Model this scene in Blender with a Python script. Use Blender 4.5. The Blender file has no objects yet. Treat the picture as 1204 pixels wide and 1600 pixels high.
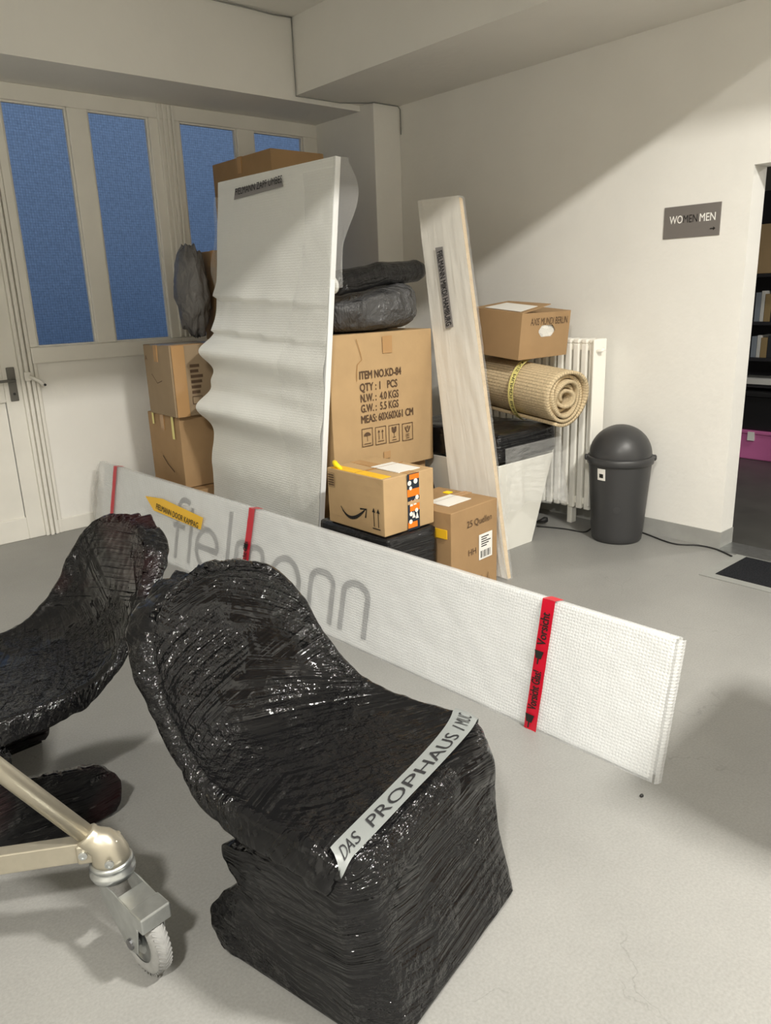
import bpy, bmesh, math, random
from mathutils import Vector, Matrix, noise
random.seed(7)
S = bpy.context.scene
COL = S.collection

# ------------------------------------------------------------------ camera
F_PX, W_PX, H_PX = 1181.66, 1204.0, 1600.0
PITCH, ROLL, YAW = math.radians(16.0), math.radians(-2.064), math.radians(40.774)
EYE = Vector((0, 0, 1.6))
fw = Vector((math.sin(YAW)*math.cos(PITCH), math.cos(YAW)*math.cos(PITCH), -math.sin(PITCH)))
rt0 = Vector((math.cos(YAW), -math.sin(YAW), 0)); up0 = rt0.cross(fw)
rt = rt0*math.cos(ROLL) + up0*math.sin(ROLL); up = -rt0*math.sin(ROLL) + up0*math.cos(ROLL)
cam_d = bpy.data.cameras.new('camera'); cam = bpy.data.objects.new('camera', cam_d); COL.objects.link(cam)
m = Matrix.Identity(4)
for i in range(3):
    m[i][0], m[i][1], m[i][2], m[i][3] = rt[i], up[i], -fw[i], EYE[i]
cam.matrix_world = m
cam_d.sensor_fit = 'VERTICAL'; cam_d.sensor_height = 36.0; cam_d.lens = 36.0*F_PX/H_PX
cam_d.clip_start = 0.05
S.camera = cam

def at(px, py, ax, val):
    """pixel of the photograph -> point on the plane ax = val"""
    d = fw*F_PX + rt*(px-602) - up*(py-800); k = 'xyz'.index(ax)
    return EYE + d*((val-EYE[k])/d[k])

# ------------------------------------------------------------------ world, lamps, exposure
w = bpy.data.worlds.new('world'); S.world = w; w.use_nodes = True
bg = w.node_tree.nodes['Background']
bg.inputs[1].default_value = 1.0
_N, _L = w.node_tree.nodes, w.node_tree.links          # dusk: dim street level, paler blue above
_g = _N.new('ShaderNodeNewGeometry') if False else _N.new('ShaderNodeTexCoord'); _s = _N.new('ShaderNodeSeparateXYZ'); _L.new(_g.outputs['Generated'], _s.inputs[0])
_r = _N.new('ShaderNodeValToRGB'); _m = _N.new('ShaderNodeMapRange'); _m.inputs[1].default_value = -.15; _m.inputs[2].default_value = .35
_L.new(_s.outputs[2], _m.inputs[0]); _L.new(_m.outputs[0], _r.inputs[0])
_r.color_ramp.elements[0].color = (.038, .068, .12, 1); _r.color_ramp.elements[1].color = (.27, .345, .47, 1)
_L.new(_r.outputs[0], bg.inputs[0])
S.view_settings.view_transform = 'Standard'; S.view_settings.look = 'None'
S.view_settings.gamma = 1; S.view_settings.use_curve_mapping = False
S.view_settings.exposure = -0.10
S.cycles.max_bounces = 10; S.cycles.diffuse_bounces = 6; S.cycles.glossy_bounces = 4
S.cycles.transparent_max_bounces = 12; S.cycles.use_denoising = True
S.cycles.sample_clamp_indirect = 6.0

LAMPS = []
def lamp(name, kind, loc, power, col, target=None, **kw):
    d = bpy.data.lights.new(name, kind); d.energy = power; d.color = col
    for k, v in kw.items(): setattr(d, k, v)
    o = bpy.data.objects.new(name, d); COL.objects.link(o); o.location = loc
    if target is not None:
        o.rotation_euler = (Vector(target)-Vector(loc)).to_track_quat('-Z', 'Y').to_euler()
    LAMPS.append(o)
    return o
WARM = (1.0, 0.965, 0.895)
L1, L2 = (2.06, -0.82, 4.05), (-1.6, -0.82, 4.05)      # one row of ceiling lamps
lamp('ceiling_lamp_light', 'AREA', L1, 335, WARM, (2.06, -0.82, 0), shape='RECTANGLE', size=0.42, size_y=0.22)
lamp('ceiling_lamp_light', 'AREA', L2, 300, WARM, (-1.6, -0.82, 0), shape='RECTANGLE', size=0.42, size_y=0.22)
for yy in (-3.2,):
    lamp('fill_panel_light', 'AREA', (0.0, yy, 4.14), 6, (1.0, .95, .87), (0.0, yy, 0), shape='RECTANGLE', size=4.0, size_y=1.2)  # wide dim fill light, added behind the camera to lift the shaded walls

# ------------------------------------------------------------------ materials
def lin(h):
    h = h.lstrip('#'); out = []
    for i in (0, 2, 4):
        c = int(h[i:i+2], 16)/255
        out.append(c/12.92 if c <= .04045 else ((c+.055)/1.055)**2.4)
    return tuple(out)+(1,)
MATS = {}
def mat(name, col, rough=.5, spec=.5, metal=0, **kw):
    """principled material; kw: noise=(scale, amount), bump=(scale, strength, dist), alpha, trans, coat"""
    mt = bpy.data.materials.new(name); mt.use_nodes = True; nt = mt.node_tree; N = nt.nodes; L = nt.links
    b = N['Principled BSDF']
    c = lin(col) if isinstance(col, str) else tuple(col)+(1,)
    b.inputs['Base Color'].default_value = c
    b.inputs['Roughness'].default_value = rough; b.inputs['Metallic'].default_value = metal
    b.inputs['Specular IOR Level'].default_value = spec
    if 'alpha' in kw: b.inputs['Alpha'].default_value = kw['alpha']
    if 'trans' in kw: b.inputs['Transmission Weight'].default_value = kw['trans']
    if 'coat' in kw: b.inputs['Coat Weight'].default_value = kw['coat']; b.inputs['Coat Roughness'].default_value = kw.get('coat_rough', .1)
    if 'ior' in kw: b.inputs['IOR'].default_value = kw['ior']
    tc = N.new('ShaderNodeTexCoord')
    if 'noise' in kw:
        sc, am = kw['noise'][:2]
        n = N.new('ShaderNodeTexNoise'); n.inputs['Scale'].default_value = sc; n.inputs['Detail'].default_value = 6
        L.new(tc.outputs['Object'], n.inputs['Vector'])
        r = N.new('ShaderNodeMapRange'); r.inputs[1].default_value = .3; r.inputs[2].default_value = .7
        r.inputs[3].default_value = 1-am; r.inputs[4].default_value = 1+am
        L.new(n.outputs[0], r.inputs[0])
        mx = N.new('ShaderNodeVectorMath'); mx.operation = 'SCALE'; mx.inputs[0].default_value = c[:3]
        L.new(r.outputs[0], mx.inputs['Scale']); L.new(mx.outputs[0], b.inputs['Base Color'])
    if 'bump' in kw:
        sc, st, di = kw['bump']
        n2 = N.new('ShaderNodeTexNoise'); n2.inputs['Scale'].default_value = sc; n2.inputs['Detail'].default_value = 5
        L.new(tc.outputs['Object'], n2.inputs['Vector'])
        bp = N.new('ShaderNodeBump'); bp.inputs['Strength'].default_value = st; bp.inputs['Distance'].default_value = di
        L.new(n2.outputs[0], bp.inputs['Height']); L.new(bp.outputs[0], b.inputs['Normal'])
    MATS[name] = mt
    return mt
def nodes(mt):
    return mt.node_tree.nodes, mt.node_tree.links, mt.node_tree.nodes['Principled BSDF']

mat('wall_paint', (.80, .785, .74), .75, .25, noise=(2.2, .025), bump=(26, .18, .01))
mat('ceiling_paint', (.78, .765, .72), .8, .2, noise=(1.5, .03), bump=(18, .2, .01))
mat('frame_paint', (.76, .74, .68), .45, .4, noise=(5, .03), bump=(14, .1, .006))
mat('baseboard_paint', '#9c9c98', .5, .4, noise=(9, .08), bump=(40, .2, .004))
# floor: worn grey paint with fine scratches and specks
fm = mat('floor_paint', (.40, .395, .375), .42, .45)
N, L, b = nodes(fm)
tc = N.new('ShaderNodeTexCoord')
n1 = N.new('ShaderNodeTexNoise'); n1.inputs['Scale'].default_value = 1.1; n1.inputs['Detail'].default_value = 8; n1.inputs['Roughness'].default_value = .65
n2 = N.new('ShaderNodeTexNoise'); n2.inputs['Scale'].default_value = 130; n2.inputs['Detail'].default_value = 3
vo = N.new('ShaderNodeTexVoronoi'); vo.feature = 'DISTANCE_TO_EDGE'; vo.inputs['Scale'].default_value = 1.15
nd = N.new('ShaderNodeTexNoise'); nd.inputs['Scale'].default_value = 3.0; nd.inputs['Detail'].default_value = 6
for q in (n1, n2, nd): L.new(tc.outputs['Object'], q.inputs['Vector'])
ad = N.new('ShaderNodeVectorMath'); ad.operation = 'MULTIPLY_ADD'; ad.inputs[1].default_value = (.5, .5, .5)
L.new(nd.outputs['Color'], ad.inputs[0]); L.new(tc.outputs['Object'], ad.inputs[2]); L.new(ad.outputs[0], vo.inputs['Vector'])
cr = N.new('ShaderNodeMapRange'); cr.inputs[1].default_value = 0; cr.inputs[2].default_value = .0035; cr.inputs[3].default_value = .80; cr.inputs[4].default_value = 1
L.new(vo.outputs['Distance'], cr.inputs[0])
mask = N.new('ShaderNodeMapRange'); mask.inputs[1].default_value = .5; mask.inputs[2].default_value = .58
L.new(nd.outputs[0], mask.inputs[0])
mxc = N.new('ShaderNodeMix'); mxc.data_type = 'FLOAT'; mxc.inputs[2].default_value = 1
L.new(mask.outputs[0], mxc.inputs[0]); L.new(cr.outputs[0], mxc.inputs[3])
r1 = N.new('ShaderNodeMapRange'); r1.inputs[1].default_value = .3; r1.inputs[2].default_value = .7; r1.inputs[3].default_value = .87; r1.inputs[4].default_value = 1.09
r2 = N.new('ShaderNodeMapRange'); r2.inputs[1].default_value = .3; r2.inputs[2].default_value = .7; r2.inputs[3].default_value = .9; r2.inputs[4].default_value = 1.08
L.new(n1.outputs[0], r1.inputs[0]); L.new(n2.outputs[0], r2.inputs[0])
mm = N.new('ShaderNodeMath'); mm.operation = 'MULTIPLY'; L.new(r1.outputs[0], mm.inputs[0]); L.new(r2.outputs[0], mm.inputs[1])
m2 = N.new('ShaderNodeMath'); m2.operation = 'MULTIPLY'; L.new(mm.outputs[0], m2.inputs[0]); L.new(mxc.outputs[0], m2.inputs[1])
sc = N.new('ShaderNodeVectorMath'); sc.operation = 'SCALE'; sc.inputs[0].default_value = (.255, .253, .240)
L.new(m2.outputs[0], sc.inputs['Scale']); L.new(sc.outputs[0], b.inputs['Base Color'])
bp = N.new('ShaderNodeBump'); bp.inputs['Strength'].default_value = .12; bp.inputs['Distance'].default_value = .004
L.new(n2.outputs[0], bp.inputs['Height']); L.new(bp.outputs[0], b.inputs['Normal'])

# wired, hammered glass
gm = mat('wired_glass', (.62, .72, .86), .38, .5, trans=1.0, ior=1.18)
N, L, b = nodes(gm)
tc = N.new('ShaderNodeTexCoord'); sp = N.new('ShaderNodeSeparateXYZ'); L.new(tc.outputs['Object'], sp.inputs[0])
def wavei(axis, freq):
    ml = N.new('ShaderNodeMath'); ml.operation = 'MULTIPLY'; ml.inputs[1].default_value = freq; L.new(sp.outputs[axis], ml.inputs[0])
    sn = N.new('ShaderNodeMath'); sn.operation = 'SINE'; L.new(ml.outputs[0], sn.inputs[0])
    return sn
wx, wz = wavei(0, 2*math.pi/.017), wavei(2, 2*math.pi/.017)
mxn = N.new('ShaderNodeMath'); mxn.operation = 'MAXIMUM'; L.new(wx.outputs[0], mxn.inputs[0]); L.new(wz.outputs[0], mxn.inputs[1])
gr = N.new('ShaderNodeMapRange'); gr.inputs[1].default_value = .8; gr.inputs[2].default_value = 1; gr.inputs[3].default_value = 1; gr.inputs[4].default_value = .6
L.new(mxn.outputs[0], gr.inputs[0])
gn = N.new('ShaderNodeTexNoise'); gn.inputs['Scale'].default_value = 60; L.new(tc.outputs['Object'], gn.inputs['Vector'])
gr2 = N.new('ShaderNodeMapRange'); gr2.inputs[1].default_value = .3; gr2.inputs[2].default_value = .7; gr2.inputs[3].default_value = .75; gr2.inputs[4].default_value = 1.1
L.new(gn.outputs[0], gr2.inputs[0])
gmm = N.new('ShaderNodeMath'); gmm.operation = 'MULTIPLY'; L.new(gr.outputs[0], gmm.inputs[0]); L.new(gr2.outputs[0], gmm.inputs[1])
gs = N.new('ShaderNodeVectorMath'); gs.operation = 'SCALE'; gs.inputs[0].default_value = (.62, .74, .90)
L.new(gmm.outputs[0], gs.inputs['Scale']); L.new(gs.outputs[0], b.inputs['Base Color'])
bp = N.new('ShaderNodeBump'); bp.inputs['Strength'].default_value = .5; bp.inputs['Distance'].default_value = .004
L.new(gmm.outputs[0], bp.inputs['Height']); L.new(bp.outputs[0], b.inputs['Normal'])

CART = {}
for nm, hx in dict(carton='#b79a73', carton_pale='#bda27b', carton_dark='#a0825e', carton_red='#a58763', carton_grey='#9a866c').items():
    CART[nm] = mat(nm, hx, .72, .2, noise=(7, .05), bump=(45, .12, .003))
mat('carton_edge', '#9c7448', .8, .1)
mat('ink_black', (.02, .018, .016), .7, .2)
mat('ink_brown', (.11, .07, .045), .8, .1)
mat('marker', (.018, .018, .02), .6, .3)
mat('paper', '#e6e4de', .7, .3)
mat('clear_tape', '#b48e62', .22, .5)
mat('grey_duct_tape', '#8c8886', .45, .4, bump=(60, .2, .002))
mat('silver_tape', '#797d7c', .38, .5, bump=(40, .2, .003))
mat('yellow_tape', '#f0bd2c', .4, .4, bump=(40, .2, .003))
mat('pale_yellow_tape', '#eadf8f', .45, .4)
mat('bright_yellow', '#ffe01a', .5, .4)
mat('red_tape', '#c3122c', .3, .5, bump=(50, .25, .003))
mat('orange_print', '#ee7a1c', .4, .4); mat('navy_print', '#1e2733', .4, .4); mat('white_print', '#efe7dd', .45, .4)
mat('white_plastic', '#efeee6', .35, .5, noise=(3, .02))
mat('bin_plastic', '#39393a', .42, .5, bump=(220, .12, .001))
mat('radiator_enamel', '#f6f4ec', .3, .5)
mat('galvanised', '#b9bcbb', .32, .5, .9, noise=(30, .12), bump=(40, .1, .002))
mat('champagne_metal', '#b7b09f', .36, .5, .75, noise=(40, .04))
mat('tyre_rubber', '#8d8d8b', .8, .2, noise=(40, .1))
mat('dark_steel', '#77777a', .35, .5, .8)
mat('handle_grey', '#6a6862', .45, .4, .3)
mat('mat_fibre', (.018, .019, .022), .95, .1, noise=(120, .6), bump=(300, .8, .01))
mat('mat_border', '#8b8c88', .5, .4, noise=(12, .06))
mat('sign_grey', '#75706c', .4, .4)
mat('sign_white', '#f0eee9', .5, .3); mat('sign_dark', '#2a2726', .5, .3)
mat('cable_black', (.02, .02, .02), .5, .4)
mat('shelf_black', (.03, .03, .035), .45, .4); mat('pink_plastic', '#c06a9d', .4, .4); mat('black_plastic', (.018, .018, .02), .35, .5)
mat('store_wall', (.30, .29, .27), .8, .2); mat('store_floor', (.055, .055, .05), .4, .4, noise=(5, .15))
mat('book_grey', '#8c95a0', .5, .4); mat('book_white', '#dcdcd8', .5, .4); mat('book_tan', '#a08a63', .5, .4); mat('book_dark', '#33363b', .5, .4)
mat('lamp_housing', (.8, .8, .78), .5, .4)
mat('letter_grey', (.10, .10, .115), .5, .4)
mat('panel_white', (.80, .81, .81), .4, .4)
mat('board_wood', '#cdb48c', .6, .3, noise=(20, .08))

def film(name, col, rough, alpha, uvscale, wr_st, wr_dist, bubble=0.0, spec=.5, stretch=(4, 60), crumple=18, coat=0, warp=0., rot=0.):
    """plastic film: stretched wrinkles + crumples (+ bubbles) as bump"""
    mt = mat(name, col, rough, spec, alpha=alpha, coat=coat, coat_rough=.06)
    N, L, b = nodes(mt)
    tc = N.new('ShaderNodeTexCoord')
    mp = N.new('ShaderNodeMapping'); mp.inputs['Scale'].default_value = (stretch[0]*uvscale, stretch[1]*uvscale, 1)
    L.new(tc.outputs['UV'], mp.inputs['Vector'])
    nz = N.new('ShaderNodeTexNoise'); nz.inputs['Scale'].default_value = 1; nz.inputs['Detail'].default_value = 4; nz.inputs['Distortion'].default_value = .6
    wn = N.new('ShaderNodeTexNoise'); wn.inputs['Scale'].default_value = 2.2; L.new(tc.outputs['Object'], wn.inputs['Vector'])
    wa = N.new('ShaderNodeVectorMath'); wa.operation = 'MULTIPLY_ADD'; wa.inputs[1].default_value = (warp, warp, 0)
    L.new(wn.outputs['Color'], wa.inputs[0]); L.new(tc.outputs['UV'], wa.inputs[2]); L.new(wa.outputs[0], mp.inputs['Vector'])
    mp.inputs['Rotation'].default_value = (0, 0, rot)
    L.new(mp.outputs[0], nz.inputs['Vector'])
    cz = N.new('ShaderNodeTexNoise'); cz.inputs['Scale'].default_value = crumple; cz.inputs['Detail'].default_value = 5; cz.inputs['Roughness'].default_value = .6
    L.new(tc.outputs['Object'], cz.inputs['Vector'])
    cm = N.new('ShaderNodeMapRange'); cm.inputs[1].default_value = .42; cm.inputs[2].default_value = .62
    big = N.new('ShaderNodeTexNoise'); big.inputs['Scale'].default_value = 3.5; L.new(tc.outputs['Object'], big.inputs['Vector'])
    L.new(big.outputs[0], cm.inputs[0])
    mul = N.new('ShaderNodeMath'); mul.operation = 'MULTIPLY'; L.new(cz.outputs[0], mul.inputs[0]); L.new(cm.outputs[0], mul.inputs[1])
    ad = N.new('ShaderNodeMath'); ad.operation = 'ADD'; L.new(nz.outputs[0], ad.inputs[0]); L.new(mul.outputs[0], ad.inputs[1])
    last = ad
    if bubble:
        vo = N.new('ShaderNodeTexVoronoi'); vo.inputs['Scale'].default_value = bubble; vo.inputs['Randomness'].default_value = .25
        L.new(tc.outputs['UV'], vo.inputs['Vector'])
        r = N.new('ShaderNodeMapRange'); r.inputs[1].default_value = .15; r.inputs[2].default_value = .5; r.inputs[3].default_value = .35; r.inputs[4].default_value = 0
        L.new(vo.outputs['Distance'], r.inputs[0])
        a2 = N.new('ShaderNodeMath'); a2.operation = 'ADD'; L.new(ad.outputs[0], a2.inputs[0]); L.new(r.outputs[0], a2.inputs[1]); last = a2
    bp = N.new('ShaderNodeBump'); bp.inputs['Strength'].default_value = wr_st; bp.inputs['Distance'].default_value = wr_dist
    L.new(last.outputs[0], bp.inputs['Height']); L.new(bp.outputs[0], b.inputs['Normal'])
    if coat: L.new(bp.outputs[0], b.inputs['Coat Normal'])
    return mt
def black_film(name, tint=None):
    mt = mat(name, (.006, .006, .0065), .09, .30); N, L, b = nodes(mt)
    tc = N.new('ShaderNodeTexCoord')
    def stretched(sx, sy, rot, seed, detail=3):
        mp = N.new('ShaderNodeMapping'); mp.inputs['Rotation'].default_value = (0, 0, rot); mp.inputs['Location'].default_value = (seed, 0, 0)
        L.new(tc.outputs['UV'], mp.inputs['Vector'])
        sc_ = N.new('ShaderNodeVectorMath'); sc_.operation = 'MULTIPLY'; sc_.inputs[1].default_value = (sx, sy, 1); L.new(mp.outputs[0], sc_.inputs[0])
        nz = N.new('ShaderNodeTexNoise'); nz.inputs['Scale'].default_value = 1; nz.inputs['Detail'].default_value = detail; nz.inputs['Distortion'].default_value = .25
        L.new(sc_.outputs[0], nz.inputs['Vector']); return nz
    def rng(src, lo, hi, a, c):
        r = N.new('ShaderNodeMapRange'); r.inputs[1].default_value = lo; r.inputs[2].default_value = hi; r.inputs[3].default_value = a; r.inputs[4].default_value = c
        L.new(src.outputs[0], r.inputs[0]); return r
    def mth(op, x, y):
        q = N.new('ShaderNodeMath'); q.operation = op
        for i, z in enumerate((x, y)):
            if isinstance(z, (int, float)): q.inputs[i].default_value = z
            else: L.new(z.outputs[0], q.inputs[i])
        return q
    m1 = N.new('ShaderNodeTexNoise'); m1.inputs['Scale'].default_value = 3.2; L.new(tc.outputs['Object'], m1.inputs['Vector'])
    m2 = N.new('ShaderNodeTexNoise'); m2.inputs['Scale'].default_value = 4.6; m2.noise_dimensions = '4D'; m2.inputs['W'].default_value = 3.3; L.new(tc.outputs['Object'], m2.inputs['Vector'])
    k1 = rng(m1, .44, .56, 0, 1); k2 = rng(m1, .44, .56, 1, 0); kc = rng(m2, .46, .56, 0, 1)
    w1 = mth('MULTIPLY', stretched(1.3, 46, .18, 0, 2), k1); w2 = mth('MULTIPLY', stretched(1.6, 38, -.45, 4, 2), k2)
    cz = N.new('ShaderNodeTexNoise'); cz.inputs['Scale'].default_value = 40; cz.inputs['Detail'].default_value = 3; L.new(tc.outputs['Object'], cz.inputs['Vector'])
    cr = mth('MULTIPLY', mth('MULTIPLY', cz, kc), 1.1)
    h = mth('ADD', mth('ADD', w1, w2), cr)
    bp = N.new('ShaderNodeBump'); bp.inputs['Strength'].default_value = .85; bp.inputs['Distance'].default_value = .016
    L.new(h.outputs[0], bp.inputs['Height']); L.new(bp.outputs[0], b.inputs['Normal'])
    if tint:
        tn = N.new('ShaderNodeTexNoise'); tn.inputs['Scale'].default_value = 3.0; L.new(tc.outputs['Object'], tn.inputs['Vector'])
        tr_ = rng(tn, .52, .66, 0, 1); mxn_ = N.new('ShaderNodeMix'); mxn_.data_type = 'RGBA'
        mxn_.inputs[6].default_value = (.006, .006, .0065, 1); mxn_.inputs[7].default_value = tint
        L.new(tr_.outputs[0], mxn_.inputs[0]); L.new(mxn_.outputs[2], b.inputs['Base Color'])
black_film('black_film')
black_film('black_film_reddish', (.016, .0045, .0055, 1))
film('black_wrap', (.008, .008, .009), .22, 1, 1, .7, .02, stretch=(2, 40), crumple=16)
film('black_roll_film', (.007, .007, .008), .14, 1, 1, .9, .03, stretch=(40, 3), crumple=30, spec=.4)
film('grey_bag', (.075, .075, .077), .27, 1, 1, .9, .05, stretch=(26, 5), crumple=14)
film('foam_wrap', (.77, .775, .74), .32, 1, 1, .35, .012, bubble=70, stretch=(2, 3), crumple=12)
film('bubble_wrap', (.83, .85, .85), .24, .44, 1, .5, .012, bubble=85, stretch=(3, 3), crumple=9)
film('clear_film', (.90, .90, .88), .14, .18, 1, .5, .02, bubble=70, stretch=(6, 14), crumple=14)
film('thin_film', (.84, .84, .82), .12, .22, 1, .9, .03, stretch=(6, 24), crumple=14)
film('board_film', (.84, .81, .74), .26, .90, 1, .25, .015, stretch=(20, 1.6), crumple=7)
film('dark_scrap_film', (.17, .165, .165), .25, 1, 1, .9, .04, stretch=(8, 8), crumple=22)

# rug weave: ribs along the roll, from the u (arc length) coordinate
rm = mat('rug_weave', '#cdb894', .95, .1)
N, L, b = nodes(rm)
tc = N.new('ShaderNodeTexCoord'); sp = N.new('ShaderNodeSeparateXYZ'); L.new(tc.outputs['UV'], sp.inputs[0])
def sinw(axis, period):
    ml = N.new('ShaderNodeMath'); ml.operation = 'MULTIPLY'; ml.inputs[1].default_value = 2*math.pi/period; L.new(sp.outputs[axis], ml.inputs[0])
    s = N.new('ShaderNodeMath'); s.operation = 'SINE'; L.new(ml.outputs[0], s.inputs[0]); return s
su, sv = sinw(0, .0125), sinw(1, .010)
a = N.new('ShaderNodeMapRange'); a.inputs[1].default_value = .62; a.inputs[2].default_value = 1; a.inputs[3].default_value = 1; a.inputs[4].default_value = .6; L.new(su.outputs[0], a.inputs[0])
a2 = N.new('ShaderNodeMapRange'); a2.inputs[1].default_value = -1; a2.inputs[2].default_value = 1; a2.inputs[3].default_value = .9; a2.inputs[4].default_value = 1.08; L.new(sv.outputs[0], a2.inputs[0])
mu = N.new('ShaderNodeMath'); mu.operation = 'MULTIPLY'; L.new(a.outputs[0], mu.inputs[0]); L.new(a2.outputs[0], mu.inputs[1])
nz = N.new('ShaderNodeTexNoise'); nz.inputs['Scale'].default_value = 90; L.new(tc.outputs['Object'], nz.inputs['Vector'])
a3 = N.new('ShaderNodeMapRange'); a3.inputs[1].default_value = .3; a3.inputs[2].default_value = .7; a3.inputs[3].default_value = .82; a3.inputs[4].default_value = 1.12; L.new(nz.outputs[0], a3.inputs[0])
mu2 = N.new('ShaderNodeMath'); mu2.operation = 'MULTIPLY'; L.new(mu.outputs[0], mu2.inputs[0]); L.new(a3.outputs[0], mu2.inputs[1])
sc = N.new('ShaderNodeVectorMath'); sc.operation = 'SCALE'; sc.inputs[0].default_value = lin('#d3bf9c')[:3]
L.new(mu2.outputs[0], sc.inputs['Scale']); L.new(sc.outputs[0], b.inputs['Base Color'])
bp = N.new('ShaderNodeBump'); bp.inputs['Strength'].default_value = .8; bp.inputs['Distance'].default_value = .006
L.new(mu2.outputs[0], bp.inputs['Height']); L.new(bp.outputs[0], b.inputs['Normal'])

# ------------------------------------------------------------------ mesh helpers
WLOC = {}
class MB:
    """collects geometry in world coordinates (with uv) for ONE mesh object"""
    def __init__(s): s.v, s.f, s.uv = [], [], []
    def add(s, vs, fs, uvs=None):
        o = len(s.v); s.v += [Vector(p) for p in vs]
        s.uv += uvs if uvs else [(p[0]+p[1], p[2]) for p in map(Vector, vs)]
        s.f += [tuple(i+o for i in f) for f in fs]; return s
    def box(s, a, b, M=None):
        x0, y0, z0 = a; x1, y1, z1 = b
        vs = [Vector(p) for p in ((x0,y0,z0),(x1,y0,z0),(x1,y1,z0),(x0,y1,z0),(x0,y0,z1),(x1,y0,z1),(x1,y1,z1),(x0,y1,z1))]
        if M: vs = [M @ p for p in vs]
        return s.add(vs, [(0,3,2,1),(4,5,6,7),(0,1,5,4),(1,2,6,5),(2,3,7,6),(3,0,4,7)])
    def prism(s, pts, d):
        """polygon pts extruded by vector d"""
        n = len(pts); d = Vector(d); P = [Vector(p) for p in pts]
        nrm = (P[1]-P[0]).cross(P[2]-P[0])
        if nrm.dot(d) > 0: P = P[::-1]
        vs = P+[p+d for p in P]
        fs = [tuple(range(n)), tuple(range(2*n-1, n-1, -1))]+[((i+1) % n, i, i+n, (i+1) % n+n) for i in range(n)]
        return s.add(vs, fs)
    def grid(s, fn, nu, nv, us=1., vs_=1., cu=False):
        vs, uv, fs = [], [], []
        nuu = nu if cu else nu+1
        for i in range(nuu):
            for j in range(nv+1):
                vs.append(Vector(fn(i/nu, j/nv))); uv.append((i/nu*us, j/nv*vs_))
        for i in range(nu):
            for j in range(nv):
                a = i*(nv+1)+j; c = ((i+1) % nuu)*(nv+1)+j
                fs.append((a, c, c+1, a+1))
        return s.add(vs, fs, uv)
    def tube(s, path, r, n=10, caps=True):
        P = [Vector(p) for p in path]; R = r if isinstance(r, (list, tuple)) else [r]*len(P)
        vs, fs, uv = [], [], []
        prev = None; ln = 0
        for i, p in enumerate(P):
            t = (P[min(i+1, len(P)-1)]-P[max(i-1, 0)]).normalized()
            if prev is None:
                a = t.orthogonal().normalized()
            else:
                a = (prev - t*prev.dot(t)).normalized()
            prev = a; b2 = t.cross(a)
            if i: ln += (p-P[i-1]).length
            for k in range(n):
                an = 2*math.pi*k/n
                vs.append(p+(a*math.cos(an)+b2*math.sin(an))*R[i]); uv.append((an*R[i], ln))
        for i in range(len(P)-1):
            for k in range(n):
                fs.append((i*n+k, i*n+(k+1) % n, (i+1)*n+(k+1) % n, (i+1)*n+k))
        if caps:
            fs.append(tuple(range(n-1, -1, -1))); fs.append(tuple(range((len(P)-1)*n, len(P)*n)))
        return s.add(vs, fs, uv)
    def lathe(s, prof, c, axis=(0, 0, 1), n=32, caps=True):
        ax = Vector(axis).normalized(); a = ax.orthogonal().normalized(); b2 = ax.cross(a); c = Vector(c)
        vs, fs = [], []
        for r, h in prof:
            for k in range(n):
                an = 2*math.pi*k/n; vs.append(c+ax*h+(a*math.cos(an)+b2*math.sin(an))*max(r, 1e-4))
        for i in range(len(prof)-1):
            for k in range(n):
                fs.append((i*n+k, i*n+(k+1) % n, (i+1)*n+(k+1) % n, (i+1)*n+k))
        if caps:
            fs.append(tuple(range(n-1, -1, -1))); fs.append(tuple(range((len(prof)-1)*n, len(prof)*n)))
        return s.add(vs, fs)
def props(o, label=None, cat=None, group=None, kind=None):
    if label: o['label'] = label
    if cat: o['category'] = cat
    if group: o['group'] = group
    if kind: o['kind'] = kind
    return o
def thing(name, loc, label=None, cat=None, group=None, kind=None):
    o = bpy.data.objects.new(name, None); COL.objects.link(o); o.location = loc; o.empty_display_size = .05
    WLOC[o.name] = Vector(loc)
    return props(o, label, cat, group, kind)
def obj(name, mb, material, parent=None, label=None, cat=None, group=None, kind=None, smooth=False, bevel=0, solid=0, sub=0, segs=2):
    if parent: org = WLOC[parent.name]
    else:
        xs, ys, zs = zip(*[tuple(p) for p in mb.v]); org = Vector(((min(xs)+max(xs))/2, (min(ys)+max(ys))/2, min(zs)))
    me = bpy.data.meshes.new(name)
    me.from_pydata([p-org for p in mb.v], [], mb.f)
    uvl = me.uv_layers.new(name='uv')
    for lp in me.loops: uvl.data[lp.index].uv = mb.uv[lp.vertex_index]
    if smooth: me.polygons.foreach_set('use_smooth', [True]*len(me.polygons))
    me.materials.append(material if not isinstance(material, str) else MATS[material])
    me.update()
    o = bpy.data.objects.new(name, me); COL.objects.link(o)
    o.location = (0, 0, 0) if parent else org
    o.parent = parent; WLOC[o.name] = org.copy()
    if solid:
        md = o.modifiers.new('thickness', 'SOLIDIFY'); md.thickness = solid; md.offset = 0
    if sub:
        md = o.modifiers.new('smooth', 'SUBSURF'); md.levels = sub; md.render_levels = sub
    if bevel:
        md = o.modifiers.new('edges', 'BEVEL'); md.width = bevel; md.segments = segs; md.limit_method = 'ANGLE'
    return props(o, label, cat, group, kind)
def struct(name, mb, material, parent=None, **kw):
    return obj(name, mb, material, parent, kind=None if parent else 'structure', **kw)
_tx = {}
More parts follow.
